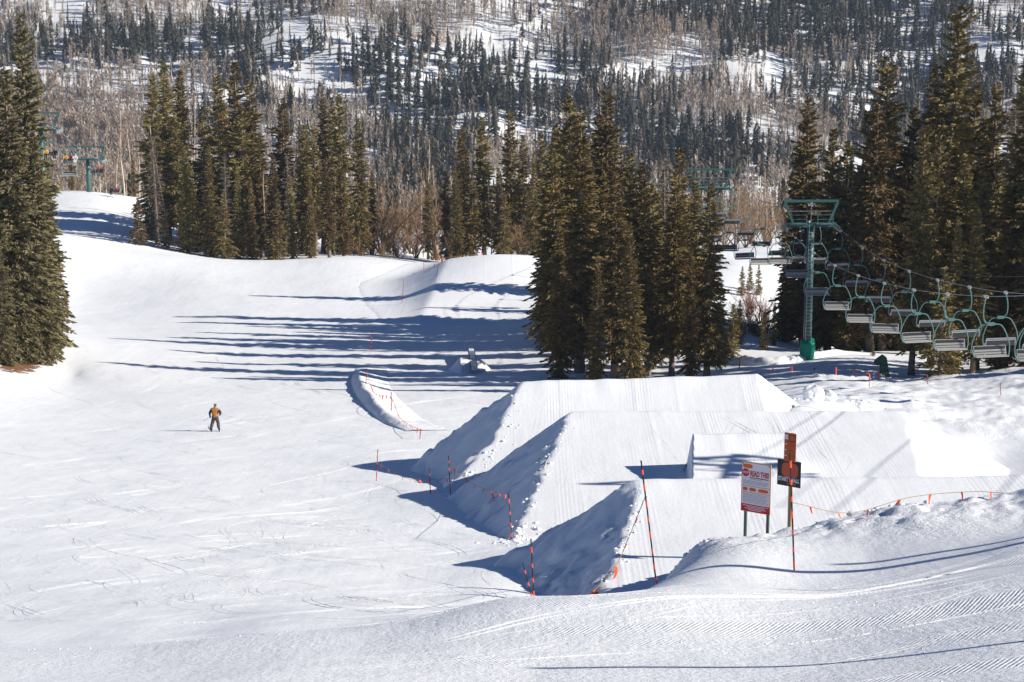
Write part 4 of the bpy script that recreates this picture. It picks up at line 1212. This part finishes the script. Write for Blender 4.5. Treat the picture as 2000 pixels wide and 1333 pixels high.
oc = [(-.335 + .125 * math.cos(math.pi / 8 + k * math.pi / 4), 1.175 + .125 * math.sin(math.pi / 8 + k * math.pi / 4)) for k in range(8)]
flat(oc, y0, M['sign_red'], s1, 'stop_octagon')
text_mesh('STOP', .1, M['sign_white'], s1, (-.335, y0 - .004, 1.175), 'stop_lettering', .19, .002)
text_mesh('READ THIS!', .2, M['sign_red'], s1, (.115, y0 - .002, 1.16), 'headline_lettering', .60, .008, 1.1)
flat(rect(-.20, .41, 1.03, 1.055), y0, M['ink'], s1, 'print_line')
flat(rect(-.20, .22, .99, 1.005), y0, M['ink_grey'], s1, 'print_line')
for k in range(4): flat(rect(-.41, .40 - .06 * (k == 3), .935 - k * .033, .947 - k * .033), y0, M['ink_grey'], s1, 'print_line')
for z in (.775, .585): flat(rect(-BWd / 2 + .02, BWd / 2 - .02, z, z + .013), y0, M['sign_rust'], s1, 'rule')
for cx, w in ((-.34, .16), (-.10, .22), (.24, .33)):
    flat(oval(cx, .685, w, .105), y0, M['sign_orange'], s1, 'orange_oval')
    flat(rect(cx - w * .32, cx + w * .32, .672, .696), y0 - .003, M['sign_rust'], s1, 'print_line')
for k in range(8): flat(rect(-.41, .41 - .07 * (k % 3 == 2), .535 - k * .036, .547 - k * .036), y0, M['ink_grey'], s1, 'print_line')
for k, (a, b_) in enumerate(((-.40, .40), (-.26, .28), (-.34, .34), (-.22, .20))): flat(rect(a, b_, .185 - k * .042, .200 - k * .042), y0 - .003, M['sign_white'], s1, 'print_line')
for x, z in ((-.42, 1.45), (.42, 1.45), (.43, .05)): flat(oval(x, z, .035, .035, 12), y0 - .003, M['black'], s1, 'bolt')
m = MB(); m.box(-.38, -.30, .037, .10, g0 - .4, BHt * .9); m.build('post', M['post_green'], s1)
m = MB(); m.box(.34, .42, .037, .10, g0 - .5, BHt * .9); m.build('post', M['post_green'], s1)
tag(s1, 'large white READ THIS information sign with red base on green posts', 'sign')
# START SMALL on its wooden post, with the orange panel above
YT = 60.0
c2 = at(1541, 925, YT)
s2 = empty('trail_sign', (c2.x, YT, sz(c2.x, YT)), math.radians(-36))
zc = c2.z - s2.location.z
ztop = at(1548, 847, YT).z - s2.location.z
m = MB(); m.box(-.01, .10, .012, .10, -.4, ztop, 0); m.build('post', M['wood'], s2)
w2, h2 = .80, .82
m = MB(); m.box(-w2 / 2, w2 / 2, 0, .012, zc - h2 / 2, zc + h2 / 2); m.build('square_panel', M['sign_dark'], s2)
pn = [c for c in s2.children if c.name.startswith('square_panel')][0]
flat(oval(.03, zc + .10, .56, .46, 40), -.002, M['sign_salmon'], pn, 'salmon_oval')
flat([(.00, zc + .06), (.06, zc + .06), (.06, zc + .17), (.03, zc + .19), (.00, zc + .17)], -.006, M['mark_green'], pn, 'green_mark')
text_mesh('START SMALL', .14, M['sign_white'], pn, (.0, -.005, zc - .205), 'lettering', .73, .006, 1.25)
flat(rect(-.06, .24, zc - .345, zc - .305), -.002, M['sign_salmon'], pn, 'print_line')
flat(rect(-.10, .28, zc - .295, zc - .280), -.002, M['sign_rust'], pn, 'print_line')
zo1 = at(1545, 902, YT).z - s2.location.z; zo0 = at(1545, 846, YT).z - s2.location.z
op = MB(); 
pts = oval(.02, (zo0 + zo1) / 2, .40, zo0 - zo1, 28)
pts = [(.02 + math.copysign(min(abs(x - .02) * 1.06, .2), x - .02), z) for x, z in pts]
panel = flat(rect(-.18, .22, zo1, zo0), -.006, M['sign_rust'], s2, 'orange_panel', .012)
flat(rect(-.165, -.05, zo0 - .21, zo0 - .06), -.020, M['cloth_white'], panel, 'white_patch')
for r_ in (rect(-.03, .20, zo0 - .075, zo0 - .05), rect(-.03, .20, zo0 - .27, zo0 - .245), rect(-.03, -.008, zo0 - .245, zo0 - .075), rect(.178, .20, zo0 - .245, zo0 - .075)):
    flat(r_, -.020, M['ink'], panel, 'frame_line')
for k in range(3):
    z = zo0 - .37 - k * .18
    flat(rect(-.16, -.08, z, z + .03), -.020, M['cloth_white'], panel, 'print_line')
    flat(rect(-.07, .19, z + .004, z + .012), -.020, M['ink'], panel, 'print_line')
tag(s2, 'dark START SMALL square sign under an orange panel on a wooden post', 'sign')

# ------------------------------------------------------------------ chairlifts
LINE = [(60, -9.0), (82, -14.6), (95, -18.0), (115, -22.3), (123, -23.7), (131, -25.0), (139, -26.1), (148, -27.2), (158, -28.1), (168, -28.6), (180, -28.7), (192, -30.6), (206, -32.0), (220, -32.6), (232, -32.7), (262, -39.0), (300, -46.0), (345, -55.0)]
LX = np.array([a for a, b in LINE], float); LZ = np.array([b for a, b in LINE]); LM = pchip_slopes(LX, LZ)
def rope_z(Y):
    i = int(np.clip(np.searchsorted(LX, Y) - 1, 0, len(LX) - 2)); h = LX[i + 1] - LX[i]; u = (Y - LX[i]) / h
    return float(LZ[i] * (2 * u**3 - 3 * u**2 + 1) + LM[i] * h * (u**3 - 2 * u**2 + u) + LZ[i + 1] * (-2 * u**3 + 3 * u**2) + LM[i + 1] * h * (u**3 - u**2))
def rope_x(Y, side): return 24.2 + (180 - Y) * (.045 if Y < 180 else .075) + (4.7 if side else 0.0)
LANG = math.atan(.045)
def make_chair(flip, pad=False):
    """origin at the grip; bail hangs to +x; seat opens towards -y"""
    o = empty('lift_chair')
    m = MB(); m.box(-.10, .10, -.16, .16, -.05, .09); m.tube([(0, -.28, .02), (0, .28, .02)], .045, 6); m.build('grip', M['galv'], o)
    m = MB(); m.tube(catmull([(0, 0, 0), (-.13, 0, -.55), (-.14, 0, -1.15), (-.02, 0, -1.47), (.28, 0, -1.56)], 14), .036, 7); m.build('hanger', M['teal_light'], o)
    m = MB(); m.box(.08, .50, -.09, .09, -1.66, -1.50); m.build('clamp', M['teal_light'], o)
    pts = [(-.70, -.25, -3.46), (-.81, -.05, -3.1), (-.80, 0, -2.65), (-.60, 0, -2.1), (-.34, 0, -1.70), (-.05, 0, -1.60), (.28, 0, -1.59), (.62, 0, -1.60), (.92, 0, -1.70), (1.16, 0, -2.1), (1.36, 0, -2.65), (1.37, -.05, -3.1), (1.26, -.25, -3.46)]
    m = MB(); m.tube(catmull(pts, 44), .034, 7); m.build('bail', M['teal_light'], o)
    x0, x1 = -.62, 1.18
    st = MB()
    for k in range(5): st.box(x0, x1, -.50 + k * .105, -.415 + k * .105, -3.42, -3.385)
    st.build('seat', M['seat_light'], o)
    bk = MB()
    for k in range(3): bk.bar((x0, .06 + .05 * k, -3.30 + .15 * k), (x1, .06 + .05 * k, -3.30 + .15 * k), .028, .115)
    bk.build('backrest', M['seat_light'], o)
    pn = MB(); pn.bar((x0, .135, -3.15), (x1, .135, -3.15), .012, .46); pn.build('back_panel', M['seat_dark'], o)
    fr = MB()
    for x in (x0 - .03, x1 + .03):
        fr.tube([(x, -.52, -3.40), (x, .04, -3.42), (x, .20, -2.90)], .026, 6)
    fr.tube([(x0 - .03, .20, -2.90), (x1 + .03, .20, -2.90)], .026, 6); fr.tube([(x0 - .03, -.52, -3.40), (x1 + .03, -.52, -3.40)], .024, 6)
    fr.build('seat_frame', M['galv'], o)
    return o
proto = make_chair(False)
first = [True]
def chair(x, y, z, rz, mirror, label, group):
    if first[0]: o = proto; first[0] = False
    else: o = copy_tree(proto)
    o.location = (x, y, z); o.rotation_euler = (trng.gauss(0, .035), trng.gauss(0, .02), rz + trng.gauss(0, .03))
    tag(o, label, 'lift chair', group)
    return o
n1 = [115 + 8.5 * k for k in range(-1, 22)]
n2 = [127.4 + 8.5 * k for k in range(-1, 20)]
GL = 'chairs of the right lift'
va = [y for y in n1 if 110 < y < 176]; vb = [y for y in n2 if 122 < y < 180]
for y in n1:
    lab = None
    if y in va: lab = 'empty lift chair facing the camera, %s from the right edge in the lower line' % ordinal(va.index(y))
    elif y < 110: lab = 'empty lift chair hanging just past the right edge, lower line'
    else: lab = 'empty lift chair beyond the green tower, left line, %s past it' % ordinal(sum(1 for v in n1 if 176 <= v < y))
    chair(rope_x(y, 0), y, rope_z(y) - .04, LANG, False, lab, GL)
for y in n2:
    if y in vb: lab = 'dark-backed lift chair, %s from the right edge in the upper line' % ordinal(vb.index(y))
    elif y < 122: lab = 'dark-backed lift chair hanging just past the right edge, upper line'
    else: lab = 'dark-backed lift chair beyond the green tower, right line, %s past it' % ordinal(sum(1 for v in n2 if 180 <= v < y))
    chair(rope_x(y, 1), y, rope_z(y) - .04, LANG + math.pi, True, lab, GL)
def make_tower(name, x, y, ztop, zbase, rz, label, pad=True, ladder=True, group=None, gauge=4.7, tilt=0.0):
    o = empty(name, (x, y, zbase), rz)
    H = ztop - zbase
    m = MB(); m.tube([(0, 0, -.8), (0, 0, H * .5), (0, 0, H - .1)], [.40, .36, .31], 18); m.build('post', M['teal'], o, True)
    hw = gauge / 2
    m = MB(); m.box(-hw + .1, hw - .1, -.17, .17, H - .20, H + .16); m.build('crossarm', M['teal'], o)
    m = MB()
    for s in (-1, 1): m.bar((s * (hw - .75), 0, H + .161), (s * (hw + .02), 0, H + 2.02), .16, .2)
    m.bar((-hw - .1, 0, H + 2.12), (hw + .1, 0, H + 2.12), .18, .2); m.build('lifting_frame', M['teal'], o)
    m = MB(); m.bar((-hw + .45, 0, H + 1.22), (hw - .45, 0, H + 1.22), .05, .05); m.bar((0, 0, H + .17), (0, 0, H + 2.01), .05, .05); m.build('brace', M['steel'], o)
    m = MB(); m.box(-.10, .10, -.12, .12, H + 1.72, H + 2.01); m.build('junction_box', M['galv'], o)
    for s in (-1, 1):
        m = MB()
        for z in (H + .55, H + .95): m.tube([(s * .5, -.55, z), (s * (hw - .5), -.55, z)], .025, 6)
        for x_ in (.5, hw - .5): m.tube([(s * x_, -.55, H + .17), (s * x_, -.55, H + .95)], .025, 6)
        m.box(min(s * .4, s * (hw - .4)), max(s * .4, s * (hw - .4)), -.62, -.175, H + .10, H + .15)
        m.build('catwalk', M['teal_light'], o)
        m = MB()
        m.bar((s * hw, -1.3, H - .12 - tilt), (s * hw, 1.3, H - .12 + tilt), .07, .14)
        for k in range(6):
            yy_ = -1.15 + k * .46
            m.tube([(s * hw - .05, yy_, H - .32), (s * hw + .05, yy_, H - .32)], .2, 12)
        m.bar((s * (hw - .1), 0, H), (s * hw, 0, H - .12), .1, .1)
        m.build('sheave_train', M['steel'], o)
    if ladder:
        m = MB()
        for s in (-.26, .26): m.bar((s, -.46, .9), (s * .8, -.40, H), .05, .05)
        for k in range(int((H - 1.2) / .32)):
            z = 1.1 + k * .32; m.tube([(-.25, -.455, z), (.25, -.455, z)], .022, 5)
        m.build('ladder', M['galv'], o)
    if pad:
        m = MB(); m.tube([(0, 0, -.4), (0, 0, .15), (.02, 0, .95), (.03, 0, 1.5), (0, 0, 1.86)], [.56, .60, .70, .68, .62], 20); m.build('base_pad', M['green_pad'], o, True)
    tag(o, label, 'lift tower', group)
    return o
tx = rope_x(180, 0) + 2.35
make_tower('lift_tower', tx, 180, rope_z(180) + .28, sz(tx, 180), LANG, 'teal lift tower with ladder and bright green padded base', group='towers of the right lift')
tx = rope_x(232, 0) + 2.35
make_tower('lift_tower', tx, 232, rope_z(232) + .28, sz(tx, 232), LANG, 'dark teal lift tower head partly hidden behind the central spruce clump', False, group='towers of the right lift')
tx = rope_x(82, 0) + .9
make_tower('lift_tower', tx, 80.6, rope_z(82) + .9, sz(tx, 80.6), LANG, 'lift tower past the right edge, its shadow lies on the kicker', group='towers of the right lift')
for side in (0, 1):
    m = MB(); m.tube([(rope_x(Y, side), Y, rope_z(Y)) for Y in np.linspace(60, 345, 120)], .018, 6)
    o = m.build('haul_rope', M['steel'])
    tag(o, ('steel haul rope carrying the lower line of chairs, right lift', 'steel haul rope carrying the upper dark-backed line of chairs, right lift')[side], 'haul rope', 'haul ropes')
m = MB(); m.tube([(rope_x(Y, 0) + 2.35, Y, rope_z(Y) + 2.15 - 1.1 * math.sin(math.pi * np.clip((Y - 82) / 98, 0, 1))) for Y in np.linspace(60, 232, 80)], .018, 5)
tag(m.build('signal_cable', M['black']), 'thin cable strung above the right lift between the towers', 'cable')
# left lift, far down the run
l1 = at(79, 252, 272); l2 = at(171, 311, 351)
make_tower('lift_tower', l1.x, 272, l1.z, sz(l1.x, 272), -.1, 'grey-teal lift tower half hidden by the left edge spruces', False, False, 'towers of the left lift', 5.2)
make_tower('lift_tower', l2.x, 351, l2.z, sz(l2.x, 351) , -.1, 'teal lift tower at the top of the far left run', False, False, 'towers of the left lift', 6.0)
def lrope(px0, py0, Y0, px1, py1, Y1, sag, n=30):
    a, b = at(px0, py0, Y0), at(px1, py1, Y1)
    return [a.lerp(b, t) - Vector((0, 0, sag * 4 * t * (1 - t))) for t in np.linspace(0, 1, n)]
dx = Vector((2.6, 0, -.3))
E1 = at(240, 372, 392)
for s, lab in ((1, 'haul rope of the left lift, on the chair side'), (-1, 'haul rope of the left lift, on the spruce side')):
    pts = []
    seq = [l1 + Vector((-2, -60, 16)), l1, l2, E1 + Vector((3, 30, -8))]
    for a, b in zip(seq[:-1], seq[1:]):
        for t in np.linspace(0, 1, 16)[:-1]: pts.append(a.lerp(b, float(t)) + Vector((s * 2.6, 0, -.3 - .6 * 4 * t * (1 - t))))
    m = MB(); m.tube(pts, .03, 5); tag(m.build('haul_rope', M['steel']), lab, 'haul rope', 'haul ropes')
# ------------------------------------------------------------------ people
def skin_body(name, joints, bones, root, sub=2):
    """joints {name: (co, r)}; bones [(a, b)]; one continuous skinned mesh"""
    names = list(joints); ix = {n: i for i, n in enumerate(names)}
    me = bpy.data.meshes.new(name)
    me.from_pydata([joints[n][0] for n in names], [(ix[a], ix[b]) for a, b in bones], [])
    o = bpy.data.objects.new(name, me); COL.objects.link(o)
    o.modifiers.new('skin', 'SKIN')
    for n in names:
        sv = me.skin_vertices[0].data[ix[n]]
        r = joints[n][1]; sv.radius = r if isinstance(r, tuple) else (r, r)
        sv.use_root = (n == root)
    if sub:
        m = o.modifiers.new('sub', 'SUBSURF'); m.levels = sub; m.render_levels = sub
    dg = bpy.context.evaluated_depsgraph_get()
    res = bpy.data.meshes.new_from_object(o.evaluated_get(dg))
    bpy.data.objects.remove(o)
    return res, names, ix
def paint(me, joints, bones, mats, part):
    """every face takes the cloth of its nearest bone"""
    keys = []
    for m in mats: me.materials.append(M[m])
    segs = [(Vector(joints[a][0]), Vector(joints[b][0]), mats.index(part(a, b))) for a, b in bones]
    for f in me.polygons:
        c = f.center; best = None
        for a, b, k in segs:
            d = b - a; t = max(0, min(1, (c - a).dot(d) / max(d.length_squared, 1e-9)))
            e = (a + d * t - c).length
            if best is None or e < best[0]: best = (e, k)
        f.material_index = best[1]; f.use_smooth = True
BONES = [('hip', 'waist'), ('waist', 'chest'), ('chest', 'neck'), ('neck', 'jaw'), ('jaw', 'head')]
for s in 'lr':
    BONES += [('hip', 'thigh' + s), ('thigh' + s, 'knee' + s), ('knee' + s, 'calf' + s), ('calf' + s, 'ankle' + s), ('ankle' + s, 'toe' + s),
              ('chest', 'sho' + s), ('sho' + s, 'elb' + s), ('elb' + s, 'wri' + s), ('wri' + s, 'palm' + s)]
    BONES += [('palm' + s, 'f%d%s' % (k, s)) for k in range(3)] + [('wri' + s, 'th' + s)]
def cloth_of(top, sleeve, legs, boots='jacket_black', glove='jacket_black', head='helmet'):
    def part(a, b):
        k = a + '>' + b
        if b in ('head',): return head
        if b == 'jaw': return 'skin'
        if b in ('waist', 'chest', 'neck') : return top
        if b[:3] == 'sho': return top
        if b[:3] in ('elb', 'wri'): return sleeve
        if b[:4] == 'palm' or a[:4] == 'palm' or b[:2] == 'th' and a[:3] == 'wri': return glove
        if b[:5] == 'ankle' and False: return boots
        if b[:3] == 'toe': return boots
        return legs
    return part
def fingers(J, s, palm, d):
    """three short gloved finger chains and a thumb round a grip"""
    p = Vector(palm)
    for k in range(3):
        J['f%d%s' % (k, s)] = (tuple(p + Vector(d) * .07 + Vector((0, .02 * (k - 1), -.012 * k))), .016)
# the skier, seen from behind, gliding away
J = {}
J['hip'] = ((0, 0, .93), (.19, .15)); J['waist'] = ((0, .03, 1.08), (.20, .15)); J['chest'] = ((0, .07, 1.33), (.235, .165)); J['neck'] = ((0, .09, 1.50), (.085, .08))
J['jaw'] = ((0, .11, 1.60), (.07, .075)); J['head'] = ((0, .115, 1.71), (.115, .125))
for s, sg in (('l', -1), ('r', 1)):
    foot = (-.26, -.06) if s == 'l' else (.20, .04)
    J['thigh' + s] = ((sg * .10, .02, .80), .135)
    J['knee' + s] = ((foot[0] * .72, foot[1] + .10, .50), .108)
    J['calf' + s] = ((foot[0] * .9, foot[1] + .02, .30), .11)
    J['ankle' + s] = ((foot[0], foot[1] - .02, .12), .078)
    J['toe' + s] = ((foot[0] + .02, foot[1] + .20, .055), .052)
    J['sho' + s] = ((sg * .22, .06, 1.41), .10)
J['elbl'] = ((-.34, .05, 1.16), .08); J['wril'] = ((-.36, .16, .93), .046); J['palml'] = ((-.36, .20, .86), .045); J['thl'] = ((-.32, .22, .90), .02)
J['elbr'] = ((.33, .06, 1.16), .08); J['wrir'] = ((.24, .26, 1.02), .046); J['palmr'] = ((.22, .33, .99), .045); J['thr'] = ((.18, .30, 1.02), .02)
fingers(J, 'l', J['palml'][0], (-.1, .3, -.9)); fingers(J, 'r', J['palmr'][0], (-.3, .5, -.8))
me, nm_, ix_ = skin_body('person', J, BONES, 'hip')
paint(me, J, BONES, ['vest', 'jacket_black', 'pants_dark', 'helmet', 'skin'], cloth_of('vest', 'jacket_black', 'pants_dark'))
ps = on_ground(421, 134.5); ps.z = sz(ps.x, ps.y)
SK = mesh_obj('person', me); SK.location = ps + Vector((0, 0, .045)); SK.rotation_euler = (0, 0, math.radians(-6)); SK.scale = (1.12, 1.08, 1.05)
tag(SK, 'person skiing away in an ochre vest, black sleeves and dark trousers', 'person')
m = MB()
for k in range(5):
    a0 = .75 + k * .35
m.tube([(-.10, .09, 1.745), (0, .19, 1.74), (.10, .09, 1.745), (0, -.005, 1.75), (-.10, .09, 1.745)], .016, 6); m.build('goggle_strap', M['black'], SK)
for s, fx, fy, lab in (('l', -.26, .02, 'left ski under the person in the ochre vest'), ('r', .20, .12, 'right ski under the person in the ochre vest')):
    m = MB(); n = 12; w = .042
    top_, bot = [], []
    for i in range(n + 1):
        t = i / n; y = -.78 + 1.62 * t; z = .012 + (.16 * max(0, (t - .86) / .14)**2) + (.02 * max(0, (.06 - t) / .06)); ww = w * (1.25 if .8 < t < .92 else 1.0) * (1 if t < .95 else .55)
        top_.append((y, z, ww))
    V, F = [], []
    for y, z, ww in top_: V += [(-ww, y, z), (ww, y, z), (ww, y, z + .018), (-ww, y, z + .018)]
    for i in range(n):
        a, b = i * 4, i * 4 + 4
        for j in range(4): F.append([a + j, a + (j + 1) % 4, b + (j + 1) % 4, b + j])
    F += [[3, 2, 1, 0], [n * 4, n * 4 + 1, n * 4 + 2, n * 4 + 3]]
    m.add(V, F); o = m.build('ski', M['cloth_blue'])
    m = MB(); m.box(-.035, .035, -.12, .14, .032, .06); m.build('binding', M['black'], o)
    o.location = SK.matrix_basis @ Vector((fx, fy, -.035)); o.rotation_euler = (0, 0, math.radians(-6 + (28 if s == 'l' else 16)))
    tag(o, lab, 'ski')
for s, hnd, tip, lab in (('l', (-.36, .24, .84), (-.78, .05, .62), 'ski pole trailing out from the left hand of the person skiing'), ('r', (.21, .36, .96), (.42, .02, -.02), 'ski pole planted from the right hand of the person skiing')):
    a = SK.matrix_basis @ Vector(hnd); b = SK.matrix_basis @ Vector(tip)
    d = (b - a).normalized()
    o = empty('ski_pole', a)
    m = MB(); m.tube([Vector((0, 0, 0)), (b - a)], [.010, .007], 6); m.build('shaft', M['steel'], o)
    m = MB(); m.tube([-d * .08, d * .06], .019, 7); m.build('handle', M['black'], o)
    m = MB(); m.tube([(b - a) - d * .09, (b - a) - d * .075], [.045, .03], 8); m.build('basket', M['black'], o)
    tag(o, lab, 'ski pole')
# riders on the left lift
def rider(loc, top, sleeve, legs, head, label, board=False, ski_mat='cloth_white'):
    J = {}
    J['hip'] = ((0, 0, .10), (.165, .13)); J['waist'] = ((0, .02, .28), (.16, .12)); J['chest'] = ((0, .03, .50), (.20, .14)); J['neck'] = ((0, .01, .66), (.085, .08))
    J['jaw'] = ((0, -.02, .76), (.075, .08)); J['head'] = ((0, -.02, .87), (.12, .125))
    for s, sg in (('l', -1), ('r', 1)):
        J['thigh' + s] = ((sg * .10, -.10, .10), .105); J['knee' + s] = ((sg * .13, -.46, .10), .085); J['calf' + s] = ((sg * .13, -.50, -.14), .085)
        J['ankle' + s] = ((sg * .13, -.50, -.36), .08); J['toe' + s] = ((sg * .13, -.70, -.42), .055)
        J['sho' + s] = ((sg * .20, .02, .58), .088); J['elb' + s] = ((sg * .29, -.10, .34), .068); J['wri' + s] = ((sg * .20, -.30, .22), .05); J['palm' + s] = ((sg * .17, -.36, .20), .048); J['th' + s] = ((sg * .13, -.33, .24), .02)
        fingers(J, s, J['palm' + s][0], (-sg * .3, -.5, -.6))
    me, n_, i_ = skin_body('person', J, BONES, 'hip', 1)
    paint(me, J, BONES, list(dict.fromkeys([top, sleeve, legs, head, 'skin', 'jacket_black'])), cloth_of(top, sleeve, legs, head=head))
    o = mesh_obj('person', me); o.location = loc; o.rotation_euler = (0, 0, 0)
    tag(o, label, 'person', 'riders on the left lift')
    for sg in (-1, 1):
        m = MB(); m.bar((sg * .13, -1.25, -.40), (sg * .13, .15, -.52), .085, .02); k = m.build('ski', M[ski_mat]); k.location = loc
        tag(k, '%s ski of the %s' % ('left' if sg < 0 else 'right', label.replace('person', 'rider', 1).replace(' with a red helmet', '')), 'ski', 'skis of the lift riders')
def left_chair(px, py, Y, label, riders):
    c = at(px, py, Y)             # middle of the seat
    o = copy_tree(proto); o.location = (c.x - .28, Y, c.z + 3.32); o.rotation_euler = (0, 0, 0)
    tag(o, label, 'lift chair', 'chairs of the left lift')
    for off, (top, sl, lg, hd, lab) in riders:
        rider((c.x + off, Y - .12, c.z - .02), top, sl, lg, hd, lab)
left_chair(100, 303, 268, 'left lift chair beside the edge spruces with two riders', [(-.62, ('yellow', 'yellow', 'jacket_black', 'jacket_black', 'person in yellow on the chair beside the edge spruces')), (.55, ('jacket_black', 'jacket_black', 'jacket_black', 'jacket_black', 'person in black on the chair beside the edge spruces'))])
left_chair(138, 313, 288, 'left lift chair with three riders before the far tower', [(-.65, ('yellow', 'yellow', 'jacket_black', 'jacket_black', 'person in orange-yellow on the three-rider chair')), (.05, ('jacket_black', 'cloth_pink', 'jacket_black', 'jacket_black', 'person in black in the middle of the three-rider chair')), (.70, ('cloth_white', 'cloth_white', 'cloth_white', 'cloth_white', 'person all in white on the three-rider chair'))])
left_chair(137, 342, 276, 'empty left lift chair hanging below the three-rider chair', [])
left_chair(190, 336, 312, 'left lift chair right of the far tower with two riders', [(-.45, ('cloth_blue', 'cloth_blue', 'pants_dark', 'helmet', 'person in grey-blue on the chair right of the tower')), (.35, ('cloth_red', 'jacket_black', 'cloth_green', 'cloth_red', 'person in green trousers with a red helmet on a left lift chair'))])
left_chair(224, 375, 346, 'farthest left lift chair low over the run with two riders', [(-.5, ('jacket_black', 'jacket_black', 'jacket_black', 'cloth_red', 'person in black with red helmet on the farthest chair')), (.5, ('cloth_red', 'jacket_black', 'jacket_black', 'jacket_black', 'person in dark red on the farthest chair'))])

# ------------------------------------------------------------------ unseen poles added past the right edge to cast the foreground shadows
def shadow_pole(px, py, Y, xbase, r, label):
    tip = at(px, py, Y)
    dx_ = xbase - tip.x
    yb = Y - dx_ * math.tan(SUN_AZ); zt = tip.z + dx_ / math.cos(SUN_AZ) * math.tan(SUN_EL)
    zb = sz(xbase, yb)
    o = empty('shadow_caster_pole', (xbase, yb, zb))
    m = MB(); m.tube([(0, 0, -.5), (0, 0, zt - zb)], [r, r * .7], 10); m.build('post', M['wood'], o)
    m = MB(); m.tube([(0, 0, zt - zb - .05), (0, 0, zt - zb + .08)], [r * .8, r * .4], 10); m.build('cap', M['steel'], o)
    tag(o, label, 'timber pole', 'unseen poles added for their shadows')
shadow_pole(1040, 1311, 32.6, 17.0, .13, 'unseen slim pole added for the shadow across the bottom foreground')
shadow_pole(1290, 1133, 48.5, 24.0, .24, 'unseen stout pole added for the shadow ending below the signs')
shadow_pole(1640, 1103, 48.6, 26.0, .16, 'second unseen stout pole added for the shadow beside the first')
shadow_pole(1480, 1168, 44, 22.0, .08, 'unseen thin pole added in place of a cable, faint shadow on the corduroy')
# ------------------------------------------------------------------ thin mountain haze
hm = bpy.data.materials.new('haze'); hm.use_nodes = True
hn = hm.node_tree.nodes; hl = hm.node_tree.links
hn.remove(hn['Principled BSDF'])
pv = hn.new('ShaderNodeVolumePrincipled')
pv.inputs['Color'].default_value = (.62, .78, 1.0, 1)
pv.inputs['Density'].default_value = .00009
pv.inputs['Anisotropy'].default_value = .0
hl.new(pv.outputs[0], hn['Material Output'].inputs['Volume'])
hb = MB().box(float(Xg.min()) - 2, float(Xg.max()) + 2, -62, 1562, float(Zg.min()) - 1.0, float(Zg.max()) + 26)
ho = hb.build('haze', hm)
tag(ho, 'thin pale mountain haze in front of the far hillside', 'haze', kind='stuff')
